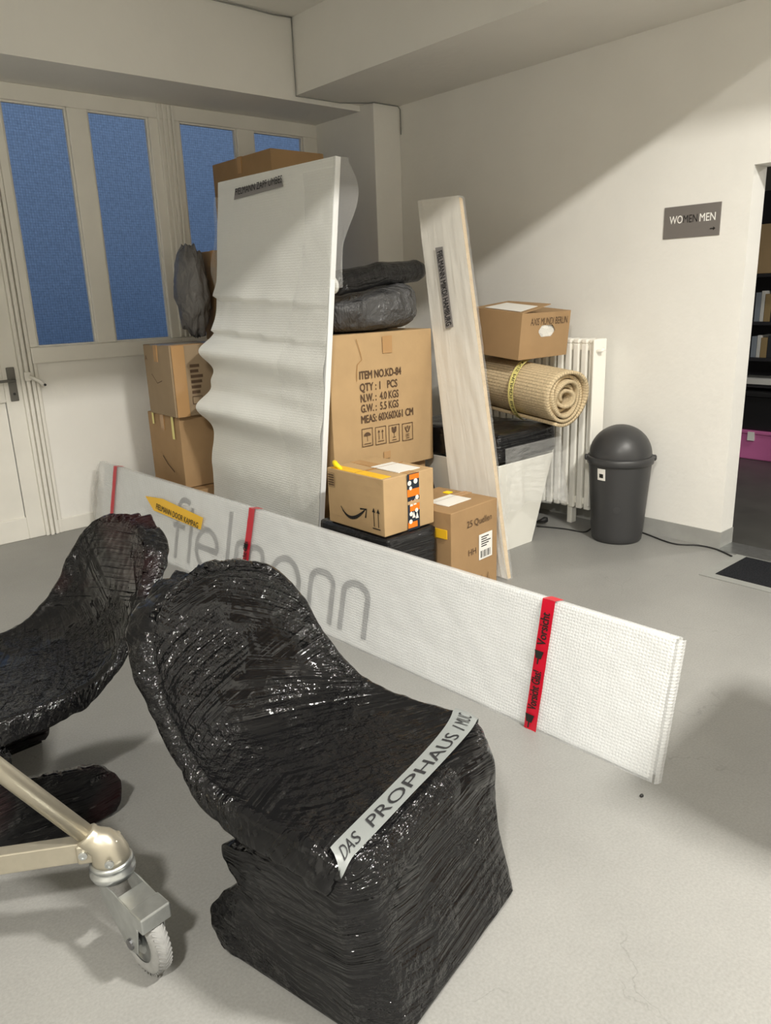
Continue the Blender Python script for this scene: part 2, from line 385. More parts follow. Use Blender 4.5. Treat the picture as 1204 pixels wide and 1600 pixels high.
def text_geo(s, size):
    """flat glyph outlines -> verts, faces in the xy plane"""
    k = (s, size)
    if k in _tx: return _tx[k]
    cu = bpy.data.curves.new('t', 'FONT'); cu.body = s; cu.size = size; cu.resolution_u = 3
    o = bpy.data.objects.new('t', cu); COL.objects.link(o)
    dg = bpy.context.evaluated_depsgraph_get(); me = bpy.data.meshes.new_from_object(o.evaluated_get(dg))
    vs = [v.co.copy() for v in me.vertices]; fs = [tuple(p.vertices) for p in me.polygons]
    bpy.data.objects.remove(o); bpy.data.curves.remove(cu); bpy.data.meshes.remove(me)
    _tx[k] = (vs, fs); return vs, fs
def put_text(mb, s, size, o, X, Y, off=.0015, bold=0, width=None):
    """writes s on the plane through o with reading direction X and up Y"""
    X = Vector(X).normalized(); Y = Vector(Y).normalized(); Z = X.cross(Y); o = Vector(o)
    vs, fs = text_geo(s, size)
    if not vs: return mb
    k = 1
    if width: k = width/max(v.x for v in vs)
    offs = [(0, 0)] if not bold else [(-bold, 0), (bold, 0), (0, bold), (0, -bold)]
    for i, (dx, dy) in enumerate(offs):
        mb.add([o+X*(v.x*k+dx)+Y*(v.y+dy)+Z*(off+i*.00012) for v in vs], fs)
    return mb
def stroke(mb, pts, wd, o, X, Y, off=.0015):
    """polyline ribbon on a plane; pts are 2D"""
    X = Vector(X).normalized(); Y = Vector(Y).normalized(); Z = X.cross(Y); o = Vector(o)
    n = len(pts); l, r = [], []
    for i, (x, y) in enumerate(pts):
        ax, ay = pts[max(i-1, 0)]; bx, by = pts[min(i+1, n-1)]
        dx, dy = bx-ax, by-ay; ln = math.hypot(dx, dy) or 1; nx, ny = -dy/ln*wd/2, dx/ln*wd/2
        l.append(o+X*(x+nx)+Y*(y+ny)+Z*off); r.append(o+X*(x-nx)+Y*(y-ny)+Z*off)
    mb.add(l+r, [(i, n+i, n+i+1, i+1) for i in range(n-1)]); return mb
def rect(mb, x0, y0, x1, y1, o, X, Y, off=.001):
    X = Vector(X).normalized(); Y = Vector(Y).normalized(); Z = X.cross(Y); o = Vector(o)
    return mb.add([o+X*a+Y*b2+Z*off for a, b2 in ((x0,y0),(x1,y0),(x1,y1),(x0,y1))], [(0,1,2,3)])
def arc(cx, cy, rx, ry, a0, a1, n=12):
    return [(cx+rx*math.cos(math.radians(a0+(a1-a0)*i/n)), cy+ry*math.sin(math.radians(a0+(a1-a0)*i/n))) for i in range(n+1)]
def nz3(p, s): return noise.noise(Vector(p)*s)

# ------------------------------------------------------------------ the room
XR, YW = 4.5, 5.63          # right wall plane, window wall plane
ZB, ZC, ZN = 3.03, 3.53, 4.2
struct('floor', MB().box((-4, -5, -.1), (4.66, 5.8, 0)), 'floor_paint', label='worn light grey painted concrete floor')
# right wall with the doorway
wr = MB()
wr.box((XR, 2.03, 0), (XR+.16, 5.8, ZN)); wr.box((XR, .95, 2.215), (XR+.16, 2.03, ZN)); wr.box((XR, -5, 0), (XR+.16, .95, ZN))
struct('wall_right', wr, 'wall_paint', label='white wall with a toilet sign and doorway')
struct('wall_back', MB().box((-4, -5.15, 0), (4.66, -5, ZN)), 'wall_paint')
struct('wall_left', MB().box((-4.15, -5, 0), (-4, 5.8, ZN)), 'wall_paint')
struct('baseboard_right', MB().box((XR-.006, 2.03, 0), (XR, 4.84, .106)).box((XR-.006, 2.024, 0), (XR+.16, 2.03, .106)), 'baseboard_paint')
struct('wall_pillar', MB().box((4.225, 4.87, 0), (XR, 5.8, ZB)), 'wall_paint', label='square white corner pillar between window and wall', bevel=.006)
struct('beam_window', MB().box((-4, 5.035, 2.99), (XR, 5.9, ZN)), 'ceiling_paint', label='white ceiling beam over the windows')
struct('beam_right', MB().box((3.625, -5, ZB), (XR, 5.035, ZN)), 'ceiling_paint', label='white ceiling beam along the sign wall')
struct('beam_middle', MB().box((-4, 1.356, ZB), (3.625, 1.72, ZN)), 'ceiling_paint')
struct('ceiling', MB().box((-4, 1.72, ZC), (3.625, 5.035, ZC+.08)), 'ceiling_paint')
struct('ceiling_near', MB().box((-4.15, -5.15, ZN), (4.66, 1.72, ZN+.1)), 'ceiling_paint')
# window wall: door leaf, posts, two window units over painted panels
struct('wall_window', MB().box((1.665, YW, 0), (4.225, YW+.12, 1.226)).box((-4, YW, 0), (.62, YW+.12, 2.99)), 'wall_paint', label='white painted panel wall below the windows')
struct('baseboard_window', MB().box((1.665, YW-.014, 0), (4.225, YW, .10)), 'frame_paint', bevel=.004)
def window(name, x0, x1, panes, label):
    t = thing(name, ((x0+x1)/2, YW, 1.226), label, kind='structure')
    z0, z1, zb, zt = 1.226, 2.99, 1.335, 2.888
    obj('bottom_rail', MB().box((x0, YW-.035, z0), (x1, YW+.05, zb)), 'frame_paint', t, bevel=.006)
    obj('top_rail', MB().box((x0, YW-.02, zt), (x1, YW+.05, z1)), 'frame_paint', t, bevel=.006)
    edges = [x0]+[e for p in panes for e in p]+[x1]
    for i in range(0, len(edges), 2):
        obj('stile', MB().box((edges[i], YW-.02, zb), (edges[i+1], YW+.05, zt)), 'frame_paint', t, bevel=.006)
    for a, b2 in panes:
        obj('pane', MB().box((a, YW+.028, zb), (b2, YW+.034, zt)), 'wired_glass', t, label='blue dusk light through wired glass')
        bd = MB(); q = .012
        bd.box((a, YW+.0, zb), (a+q, YW+.028, zt)); bd.box((b2-q, YW, zb), (b2, YW+.028, zt)); bd.box((a+q, YW, zb), (b2-q, YW+.028, zb+q)); bd.box((a+q, YW, zt-q), (b2-q, YW+.028, zt))
        obj('glazing_bead', bd, 'frame_paint', t)
    return t
window('window_1', 1.665, 2.80, [(1.722, 2.140), (2.280, 2.722)], 'white window with two tall wired glass panes beside the door')
window('window_2', 2.80, 4.225, [(2.965, 3.448), (3.606, 4.083)], 'white window with two wired panes half hidden by boxes')
tr = MB()
for xx in (2.79, 2.83, 2.868, 2.90): tr.box((xx, YW-.034, 1.34), (xx+.018, YW-.015, 2.985))
struct('trim_1', tr, 'frame_paint', bevel=.003)
tr = MB()
for xx, dd in ((1.575, .02), (1.605, .035), (1.64, .028), (1.672, .016)): tr.box((xx, YW-dd, 0), (xx+.022, YW+.05, 2.985))
tr.box((1.573, YW-.004, 0), (1.70, YW+.05, 2.985)); struct('trim_2', tr, 'frame_paint', bevel=.003)
d1 = thing('door_1', (1.1, YW, 0), 'white wooden door with grey lever handle at the left edge', kind='structure')
dl = MB(); ya, yb = YW-.005, YW+.045
dl.box((.62, ya, 0), (.74, yb, 2.985)); dl.box((1.462, ya, 0), (1.573, yb, 2.985))
for za, zb2 in ((0, .16), (.98, 1.33), (2.87, 2.985)): dl.box((.74, ya, za), (1.462, yb, zb2))
obj('leaf', dl, 'frame_paint', d1, bevel=.005)
obj('lower_panel', MB().box((.745, YW+.012, .16), (1.457, YW+.03, .98)), 'frame_paint', d1)
obj('pane', MB().box((.74, YW+.02, 1.33), (1.462, YW+.026, 2.87)), 'wired_glass', d1)
hp = at(20, 598, 'y', YW-.02)
hpl = obj('handle_plate', MB().box((hp.x-.028, YW-.014, .985), (hp.x+.026, YW-.005, 1.215)), 'handle_grey', d1, bevel=.008)
hz = at(20, 594, 'y', YW-.03).z
obj('lever', MB().tube([(hp.x+.004, YW-.012, hz), (hp.x+.004, YW-.06, hz), (hp.x-.02, YW-.066, hz), (hp.x-.15, YW-.066, hz-.002)], .0095, 10), 'handle_grey', hpl, smooth=True)
obj('keyhole', MB().lathe([(.009, 0), (.009, .004)], (hp.x, YW-.014, 1.035), (0, -1, 0), 12), 'black_plastic', hpl)
lt = thing('latch', (1.63, YW-.05, 1.10), 'white metal window latch with a dark hole beside the door handle', 'latch')
q = at(45, 588, 'y', YW-.04); q2 = at(66, 597, 'y', YW-.05)
obj('mount', MB().box((q.x-.03, YW-.05, q.z-.03), (q.x+.012, YW-.03, q.z+.03)), 'frame_paint', lt, bevel=.004)
obj('bar', MB().tube([(q.x, YW-.05, q.z), (q2.x-.02, YW-.058, q2.z+.01), (q2.x+.01, YW-.058, q2.z-.025)], [.012, .012, .016], 10), 'frame_paint', lt, smooth=True)
obj('hole', MB().lathe([(.009, 0), (.009, .004)], (q2.x+.008, YW-.075, q2.z-.018), (0, -1, 0), 12), 'black_plastic', lt)

# wires where the beams meet, hairline cable down the corner
wires = MB(); cc = at(463, 22, 'x', 3.612)
wires.tube([(3.612, 5.022, 3.525), (3.614, 5.024, 3.4), (3.61, 5.02, 3.28), (3.615, 5.024, 3.1), (3.612, 5.022, 3.02), (3.75, 5.02, 3.022), (4.0, 5.0, 3.018), (4.2, 4.9, 3.02), (4.22, 4.86, 3.02), (4.47, 4.858, 3.022), (4.485, 4.85, 3.0), (4.487, 4.85, 2.82)], .004, 6)
obj('wire', wires, 'mat_border', None, 'thin grey wire running along the beam corner to the pillar', 'wire', smooth=True)
wires = MB().tube([(2.9, 5.02, 3.515), (3.2, 5.024, 3.52), (3.45, 5.02, 3.515), (3.61, 5.015, 3.522)], .005, 6)
obj('wire', wires, 'mat_border', None, 'short grey wire under the ceiling edge at the top', 'wire', smooth=True)

# lamps of the hall and the added fill panel (behind and above the camera)
def fixture(name, c, sx, sy, label):
    o = obj(name, MB().box((c[0]-sx/2, c[1]-sy/2, c[2]+.01), (c[0]+sx/2, c[1]+sy/2, ZN)), 'lamp_housing', None, label, 'lamp', bevel=.01)
fixture('ceiling_lamp', L1, .46, .26, 'small white ceiling lamp above and right of the camera, out of the picture')
fixture('ceiling_lamp', L2, .46, .26, 'small white ceiling lamp above and left of the camera, out of the picture')
fixture('ceiling_lamp', (0, -3.2, 4.14), 4.1, 1.3, 'long white housing of the added fill light, unseen at the back of the room')

# store room beyond the doorway
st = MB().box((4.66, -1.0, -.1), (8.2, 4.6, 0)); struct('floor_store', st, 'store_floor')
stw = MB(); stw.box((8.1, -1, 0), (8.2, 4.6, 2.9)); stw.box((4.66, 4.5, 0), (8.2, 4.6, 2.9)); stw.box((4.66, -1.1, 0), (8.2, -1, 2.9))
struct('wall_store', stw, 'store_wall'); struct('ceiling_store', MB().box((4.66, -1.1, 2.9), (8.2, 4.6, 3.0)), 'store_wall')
struct('threshold', MB().box((4.455, .95, 0), (4.66, 2.024, .006)), 'galvanised')
lamp('store_fill_light', 'AREA', (6.2, 1.2, 2.8), 40, WARM, (6.2, 1.2, 0), shape='DISK', size=.3)  # unseen light added to brighten the shelf contents

# ------------------------------------------------------------------ wall sign
def sign():
    y0, y1, z0, z1 = 2.193, 2.542, 1.866, 2.045
    t = thing('wall_sign', (XR, (y0+y1)/2, z0), 'grey rectangular toilet sign reading WOMEN MEN on the wall', 'sign')
    pl_ = obj('plate', MB().box((XR-.006, y0, z0), (XR, y1, z1)), 'sign_grey', t, bevel=.0015)
    o = (XR-.006, y1, z0); X = (0, -1, 0); Y = (0, 0, 1)
    wd = MB(); put_text(wd, 'WO', .062, (o[0], y1-.038, z0+.083), X, Y, bold=.0007, width=.082)
    obj('white_lettering', wd, 'sign_white', pl_); wd = MB(); put_text(wd, 'MEN', .062, (o[0], y1-.222, z0+.083), X, Y, bold=.0007, width=.098); obj('white_lettering', wd, 'sign_white', pl_)
    dk = MB(); put_text(dk, 'MEN', .062, (o[0], y1-.122, z0+.083), X, Y, width=.09); obj('dark_lettering', dk, 'sign_dark', pl_)
    ar = MB(); stroke(ar, [(.292, .038), (.318, .038)], .006, o, X, Y)
    ar.add([Vector(o)+Vector((-.0015, -a, b2)) for a, b2 in ((.311, .027), (.325, .038), (.311, .049))], [(0, 1, 2)])
    obj('arrow', ar, 'sign_dark', pl_)
sign()

# ------------------------------------------------------------------ door mat, cable
t = thing('floor_mat', (4.25, 1.4, 0), 'dark fibre door mat in a grey border by the doorway', 'mat')
obj('fibre', MB().box((4.05, .8, 0), (4.44, 1.835, .008)), 'mat_fibre', t)
fr = MB(); fr.box((3.985, .75, 0), (4.05, 1.90, .005)); fr.box((4.05, 1.835, 0), (4.455, 1.90, .005)); fr.box((4.44, .8, 0), (4.455, 1.835, .005)); fr.box((4.05, .75, 0), (4.455, .8, .005))
obj('border', fr, 'mat_border', t)
cb = thing('power_cable', (4.2, 2.4, 0), 'thin black cable with a plug running along the floor behind the dustbin', 'cable')
path = []
for px, py in ((838, 822), (880, 826), (912, 831)):
    path.append(at(px, py, 'z', .006))
path += [Vector((4.33, 2.83, .006)), Vector((4.455, 2.72, .006)), Vector((4.46, 2.55, .006))]
for px, py in ((1050, 849), (1090, 852), (1118, 858), (1143, 869)):
    path.append(at(px, py, 'z', .006))
dense = []
for i in range(len(path)-1):
    p0, p1, p2, p3 = path[max(i-1, 0)], path[i], path[i+1], path[min(i+2, len(path)-1)]
    for k in range(6):
        tt = k/6
        dense.append(.5*((2*p1)+(p2-p0)*tt+(2*p0-5*p1+4*p2-p3)*tt*tt+(3*p1-p0-3*p2+p3)*tt**3))
dense.append(path[-1])
for p in dense: p.x = min(p.x, 4.47)
obj('cord', MB().tube(dense, .0048, 6), 'cable_black', cb, smooth=True)
p = at(850, 812, 'z', .03)
obj('plug', MB().tube([p+Vector((-.05, .03, -.012)), p+Vector((-.02, .0, 0)), p, p+Vector((.018, -.012, 0))], [.006, .016, .022, .018], 10), 'cable_black', cb, smooth=True)
obj('plug_lead', MB().tube([p+Vector((-.05, .03, -.012)), p+Vector((-.12, .02, -.02)), p+Vector((-.2, -.03, -.024))], .0048, 6), 'cable_black', cb, smooth=True)

# ------------------------------------------------------------------ dustbin
def dustbin():
    c = Vector((4.262, 2.612, 0))
    t = thing('dustbin', c, 'dark grey plastic dustbin with a domed lid by the wall', 'dustbin')
    obj('body', MB().lathe([(.150, 0), (.158, .012), (.163, .05), (.196, .515), (.196, .53)], c, n=48), 'bin_plastic', t, smooth=True)
    obj('rim', MB().lathe([(.197, .512), (.207, .516), (.209, .533), (.209, .556), (.202, .562), (.192, .562)], c, n=48, caps=False), 'bin_plastic', t, smooth=True)
    dome = [(.194, .558)]+[(.194*math.cos(a), .565+.192*math.sin(a)) for a in [math.radians(k*7.5) for k in range(0, 13)]]
    obj('lid', MB().lathe(dome, c, n=48), 'bin_plastic', t, smooth=True)
    side = Vector((math.cos(YAW+.25), -math.sin(YAW+.25), 0))
    for s in (-1, 1):
        obj('hinge', MB().lathe([(.012, 0), (.02, .004), (.02, .02), (.012, .026)], c+side*s*.196+Vector((0, 0, .545)), side*s, 14), 'bin_plastic', t, smooth=True)
    # sticker facing the camera
    sk = MB(); prt = MB()
    def cyl(aa, z, r):
        return c+Vector((math.cos(aa)*r, math.sin(aa)*r, z))
    a0 = math.atan2(-c.y, -c.x)-.75
    def stk(u, v): z = .425+.075*v; return cyl(a0+.30*u, z, .1635+(z-.05)*.0710+.0012)
    sk.grid(stk, 6, 2); sk_ = obj('sticker', sk, 'paper', t, smooth=True)
    prt.grid(lambda u, v: stk(.25+.5*u, .2+.35*v)+(stk(.25+.5*u, .2+.35*v)-c).normalized()*.0008, 3, 1); obj('sticker_print', prt, 'ink_black', sk_)
    obj('embossed_mark', MB().lathe([(.0, 0), (.022, 0), (.022, .0025)], cyl(a0+.72, .235, .177), (math.cos(a0+.72), math.sin(a0+.72), 0), 14), 'bin_plastic', t)
dustbin()

# ------------------------------------------------------------------ radiator
def radiator():
    y0, y1, z0, z1 = 2.862, 3.80, .125, 1.278
    t = thing('radiator', (4.4, (y0+y1)/2, z0), 'cream column radiator on the wall behind the rolled rug', 'radiator')
    n = 15; pitch = (y1-y0)/n
    for i in range(n):
        yc = y0+pitch*(i+.5)
        if i == 0:
            f = MB().box((4.30, y0-.0, z0+.03), (4.44, y0+.016, z1))
            obj('end_panel', f, 'radiator_enamel', t, bevel=.006)
        f = MB()
        f.box((4.318, yc-pitch*.36, z0), (4.352, yc+pitch*.36, z1-.03)); f.box((4.39, yc-pitch*.36, z0), (4.43, yc+pitch*.36, z1-.03))
        f.box((4.318, yc-pitch*.36, z1-.03), (4.43, yc+pitch*.36, z1)); f.box((4.352, yc-pitch*.36, z0+.02), (4.39, yc+pitch*.36, z0+.07))
        obj('fin', f, 'radiator_enamel', t, bevel=.008)
    [obj('header_pipe', MB().box((4.335, y0+.01, za), (4.42, y1, za+.048)), 'radiator_enamel', t, bevel=.008) for za in (z1-.075, z0+.03)]
    obj('bleed_valve', MB().tube([(4.33, y0+.004, z1-.075), (4.33, y0-.03, z1-.075), (4.345, y0-.045, z1-.06)], [.012, .009, .012], 8), 'radiator_enamel', t, smooth=True)
    for yy in (y0+.18, y1-.18):
        obj('foot', MB().box((4.34, yy-.02, 0), (4.40, yy+.02, z0+.03)), 'radiator_enamel', t, bevel=.006)
        obj('wall_bracket', MB().box((4.42, yy-.015, 1.0), (4.497, yy+.015, 1.04)), 'radiator_enamel', t)
radiator()

# ------------------------------------------------------------------ cartons
def yawm(origin, deg): return Matrix.Translation(Vector(origin)) @ Matrix.Rotation(math.radians(deg), 4, 'Z')
def carton(name, M, sx, sy, sz, material, label, group=None, gap=True, tape=True, open_top=False):
    """closed carton, local origin at one lower corner; parts: body, four flaps seam, tape"""
    t = thing(name, M @ Vector((sx/2, sy/2, 0)), label, 'box', group)
    # slightly bulging body
    mb = MB(); n = 6
    def bulge(p):
        x, y, z = p; u, v, w_ = x/sx, y/sy, z/sz
        k = .008
        fx = 4*v*(1-v)*4*w_*(1-w_); fy = 4*u*(1-u)*4*w_*(1-w_)
        if u < .001: x -= k*fx
        if u > .999: x += k*fx
        if v < .001: y -= k*fy
        if v > .999: y += k*fy
        if w_ > .999: z -= .004*4*u*(1-u)*4*v*(1-v)
        return M @ Vector((x, y, z))
    bm = bmesh.new(); bmesh.ops.create_cube(bm, size=1)
    bmesh.ops.subdivide_edges(bm, edges=bm.edges[:], cuts=n-1, use_grid_fill=True)
    bm.verts.ensure_lookup_table(); bm.faces.ensure_lookup_table()
    vs = [bulge(((v.co.x+.5)*sx, (v.co.y+.5)*sy, (v.co.z+.5)*sz)) for v in bm.verts]
    mb.add(vs, [tuple(v.index for v in f.verts) for f in bm.faces]); bm.free()
    obj('body', mb, material, t, bevel=.004)
    if tape:
        tp = MB(); yc = sy/2
        tp.box((-.0085, yc-.026, sz-.10), (-.0075, yc+.026, sz+.001), M) if False else None
        tp.box((.0, yc-.027, sz-.003), (sx, yc+.027, sz+.0015), M)
        tp.box((-.0095, yc-.027, sz-.11), (.004, yc+.027, sz+.001), M); tp.box((sx-.004, yc-.027, sz-.11), (sx+.0095, yc+.027, sz+.001), M)
        obj('packing_tape', tp, 'clear_tape', t)
    if gap:
        obj('flap_seam', MB().box((.006, sy/2-.0015, sz-.002), (sx-.006, sy/2+.0015, sz+.0025), M), 'carton_edge', t)
    return t
def face(M, o, X):
    """origin and axes of a vertical face of a carton in world space"""
    R = M.to_3x3(); return M @ Vector(o), R @ Vector(X), Vector((0, 0, 1))

# big printed carton on the lower one
LOWH = .575
M = yawm((2.60, 3.46, 0), 0)
carton('cardboard_box', M, .74, .6, LOWH, CART['carton_dark'], 'brown cardboard box on the floor carrying the large printed box')
Mb = yawm((2.565, 3.405, LOWH+.004), 0.4); BW, BH = .80, .815
t = carton('printed_cardboard_box', Mb, BW, .6, BH, CART['carton'], 'large tan cardboard box printed with item number and weights', tape=False)
o, X, Y = face(Mb, (0, -.0085, 0), (1, 0, 0))
bt = MB()
def bigpt(px, py):
    p = at(px, py, 'y', 3.397); return p.x-o.x, p.z-o.z
lines = [('ITEM NO.KD-84', 561, 593, 627, None), ('QTY : 1   PCS', 562, 612, 621, None), ('N.W. :  4.0 KGS', 563, 629, 623, None), ('G.W. :  5.5 KGS', 564, 645, 623, None), ('MEAS: 60X60X61 CM', 564, 662, 646, None)]
for s, px, py, px2, _ in lines:
    a, b2 = bigpt(px, py); a2, b3 = bigpt(px2, py)
    put_text(bt, s, .064, o+X*a+Y*b2, X, Y, bold=.0016, width=a2-a)
obj('printed_text', bt, 'ink_brown', t)
pic = MB()
for k, px in enumerate((566, 587, 608, 629)):
    x0, y0 = bigpt(px, 699-k*3.2); x1, y1 = bigpt(px+16, 671-k*3.2); y1 = y0+.108
    q = .004
    for a in ((x0, y0, x1, y0+q), (x0, y1-q, x1, y1), (x0, y0, x0+q, y1), (x1-q, y0, x1, y1)): rect(pic, *a, o, X, Y, .0016)
    cx, w_ = (x0+x1)/2, (x1-x0)
    if k == 0:
        pts = arc(cx, y0+.062, w_*.32, .022, 0, 180, 10); pic.add([o+X*a+Y*b2+Vector((0, -.0016, 0)) for a, b2 in pts], [tuple(range(len(pts)))])
        stroke(pic, [(cx, y0+.062), (cx, y0+.03)], .003, o, X, Y, .0016); rect(pic, x0+.015, y0+.014, x1-.015, y0+.018, o, X, Y, .0016)
    if k == 1:
        for dx in (-.014, .014):
            stroke(pic, [(cx+dx, y0+.03), (cx+dx, y0+.078)], .004, o, X, Y, .0016)
            pic.add([o+X*(cx+dx+a)+Y*(y0+b2)+Vector((0, -.0016, 0)) for a, b2 in ((-.009, .074), (.009, .074), (0, .09))], [(0, 1, 2)])
        rect(pic, x0+.018, y0+.018, x1-.018, y0+.022, o, X, Y, .0016)
    if k == 2:
        pic.add([o+X*(cx+a)+Y*(y0+b2)+Vector((0, -.0016, 0)) for a, b2 in ((-.02, .095), (-.006, .095), (-.002, .08), (.003, .095), (.02, .095), (.017, .066), (.004, .057), (-.004, .057), (-.017, .066))], [tuple(range(8, -1, -1))])
        stroke(pic, [(cx, y0+.058), (cx, y0+.036)], .004, o, X, Y, .0016); rect(pic, cx-.012, y0+.03, cx+.012, y0+.034, o, X, Y, .0016); rect(pic, cx-.018, y0+.014, cx+.018, y0+.018, o, X, Y, .0016)
    if k == 3:
        for s in (-1, 1): stroke(pic, [(cx+s*.02, y0+.086), (cx+s*.014, y0+.07), (cx+s*.004, y0+.05)], .008, o, X, Y, .0016)
        stroke(pic, arc(cx, y0+.082, .006, .008, 0, 360, 8), .004, o, X, Y, .0016)
        for dy in (.036, .026, .014): rect(pic, cx-.014, y0+dy, cx+.014, y0+dy+.004, o, X, Y, .0016)
obj('printed_symbols', pic, 'ink_brown', t)
cr = MB(); stroke(cr, [bigpt(*p) for p in ((556, 530), (559, 540), (563, 553), (565, 562), (558, 570), (557, 583), (557, 596))], .004, o, X, Y, .0014)
obj('crease', cr, 'carton_edge', t)
tp = MB()
for (pa, pb) in (((598, 524), (612, 552)), ((600, 704), (610, 717))):
    a, b2 = bigpt(pa[0], pb[1]); c_, d = bigpt(pb[0], pa[1]); obj('packing_tape', rect(MB(), a, b2, c_, d, o, X, Y, .0012), 'clear_tape', t)

# smile box on the black wrapped box
BT = .452
bk = thing('wrapped_box', (2.5, 2.92, 0), 'black film wrapped box under the taped parcel box', 'package')
def wrapbox(parent, a, b2, M, n, amp, sc, name, material, rnd=.02, seed=0):
    bm = bmesh.new(); bmesh.ops.create_cube(bm, size=1)
    bmesh.ops.subdivide_edges(bm, edges=bm.edges[:], cuts=n-1, use_grid_fill=True)
    a, b2 = Vector(a), Vector(b2); sz = b2-a; vs, uv = [], []
    for v in bm.verts:
        p = Vector(((v.co.x+.5)*sz.x, (v.co.y+.5)*sz.y, (v.co.z+.5)*sz.z))+a
        q = Vector((min(max(p.x, a.x+rnd), b2.x-rnd), min(max(p.y, a.y+rnd), b2.y-rnd), min(max(p.z, a.z+rnd), b2.z-rnd)))
        d = p-q
        nrm = d.normalized() if d.length > 1e-6 else Vector((0, 0, 0))
        if d.length > 1e-6: p = q+nrm*rnd
        h = noise.noise(Vector((p.x*sc, p.y*sc, p.z*sc))+Vector((seed, 0, 0)))+.5*noise.noise(Vector((p.x*sc*2.3, p.y*sc*2.3, p.z*sc*2.3+seed)))
        k = 1 if p.z > a.z+.02 else 0
        p = p+nrm*h*amp*k
        vs.append(M @ p if M else p); uv.append((p.x+p.y, p.z))
    mb = MB().add(vs, [tuple(v.index for v in f.verts) for f in bm.faces], uv); bm.free()
    return obj(name, mb, material, parent, smooth=True)
wrapbox(bk, (2.295, 2.66, 0), (2.645, 3.22, BT-.005), None, 16, .007, 9, 'wrapping', 'black_wrap', .02)
Ma = yawm((2.312, 2.69, BT), 1.0); AX, AY, AZ = .345, .44, .292
t = carton('parcel_box', Ma, AX, AY, AZ, CART['carton'], 'tan parcel box with a smile arrow and orange printed tape', tape=False)
o, X, Y = face(Ma, (-.0085, AY, 0), (0, -1, 0))           # left face, reads towards the camera
sm = MB()
pts = [(.115+.20*i/14, .105-.055*math.sin(math.pi*(i/14)**.8)+.02*(i/14)) for i in range(15)]
for i in range(14):
    wd = .004+.014*math.sin(math.pi*(i+.5)/14); stroke(sm, pts[i:i+2], wd, o, X, Y, .0014)
stroke(sm, [(.268, .118), (.318, .124), (.308, .078)], .009, o, X, Y, .0015)
obj('printed_smile', sm, 'ink_black', t); sm = MB()
for dx in (.372, .405):
    stroke(sm, [(dx, .045), (dx, .125)], .005, o, X, Y, .0014); sm.add([o+X*(dx+a)+Y*b2+(Ma.to_3x3() @ Vector((-1, 0, 0)))*.0014 for a, b2 in ((-.012, .118), (.012, .118), (0, .142))], [(0, 1, 2)])
rect(sm, .36, .033, .418, .038, o, X, Y, .0014)
obj('printed_arrow', sm, 'ink_black', t)
rc = MB()
for yy in range(5): rect(rc, .018, .205+yy*.013, .066, .212+yy*.013, o, X, Y, .0014)
stroke(rc, [(.012, .198), (.072, .198), (.072, .272), (.012, .272), (.012, .198)], .002, o, X, Y, .0014)
obj('printed_stamp', rc, 'ink_brown', t)
# orange and navy tape over the right face
o, X, Y = face(Ma, (0, -.0085, 0), (1, 0, 0))
tpm = MB(); rect(tpm, .150, .0, .232, AZ, o, X, Y, .0012); ptp = obj('printed_tape', tpm, 'navy_print', t)
for k, (zz, h) in enumerate(((.262, .026), (.175, .038), (.098, .036), (.012, .03), (.135, .018))):
    obj('tape_pattern', rect(MB(), .150 if k % 2 else .165, zz, .232 if k < 3 else .215, zz+h, o, X, Y, .0016), 'orange_print', ptp)
for cx, cy, r in ((.165, .245, .013), (.207, .25, .014), (.172, .085, .012), (.21, .098, .011), (.168, .045, .012), (.215, .165, .012), (.172, .218, .01)):
    obj('tape_figure', MB().add([o+X*a+Y*b2+(Ma.to_3x3() @ Vector((0, -1, 0)))*.002 for a, b2 in arc(cx, cy, r, r, 0, 330, 11)], [tuple(range(12))]), 'white_print', ptp)
for x0, z0 in ((.175, .125), (.20, .128), (.19, .062), (.213, .055)):
    obj('tape_figure', MB().add([o+X*(x0+a)+Y*(z0+b2)+(Ma.to_3x3() @ Vector((0, -1, 0)))*.002 for a, b2 in ((-.011, 0), (.011, 0), (.0, .034))], [(0, 1, 2)]), 'white_print', ptp)
rect(tg := MB(), .150, .135, .232, .152, o, X, Y, .0021); obj('tape_gap', tg, CART['carton'], ptp)
tops = MB(); tops.box((.004, .02, AZ-.002), (.07, AY-.02, AZ+.0018), Ma); obj('yellow_tape_strip', tops, 'yellow_tape', t)
tops = MB(); tops.box((.15, .05, AZ-.001), (.30, .26, AZ+.002), Ma); obj('paper_label', tops, 'paper', t)
tops = MB(); tops.box((.16, .0, AZ-.003), (.225, AY, AZ+.001), Ma); obj('packing_tape', tops, 'red_tape' if False else 'clear_tape', t)
cl = MB().tube([Ma @ Vector((.02, AY-.10, AZ)), Ma @ Vector((.01, AY-.07, AZ+.02)), Ma @ Vector((.03, AY-.03, AZ+.024)), Ma @ Vector((.05, AY-.0, AZ+.01))], [.008, .014, .014, .006], 8)
obj('tape_curl', cl, 'bright_yellow', t, smooth=True)

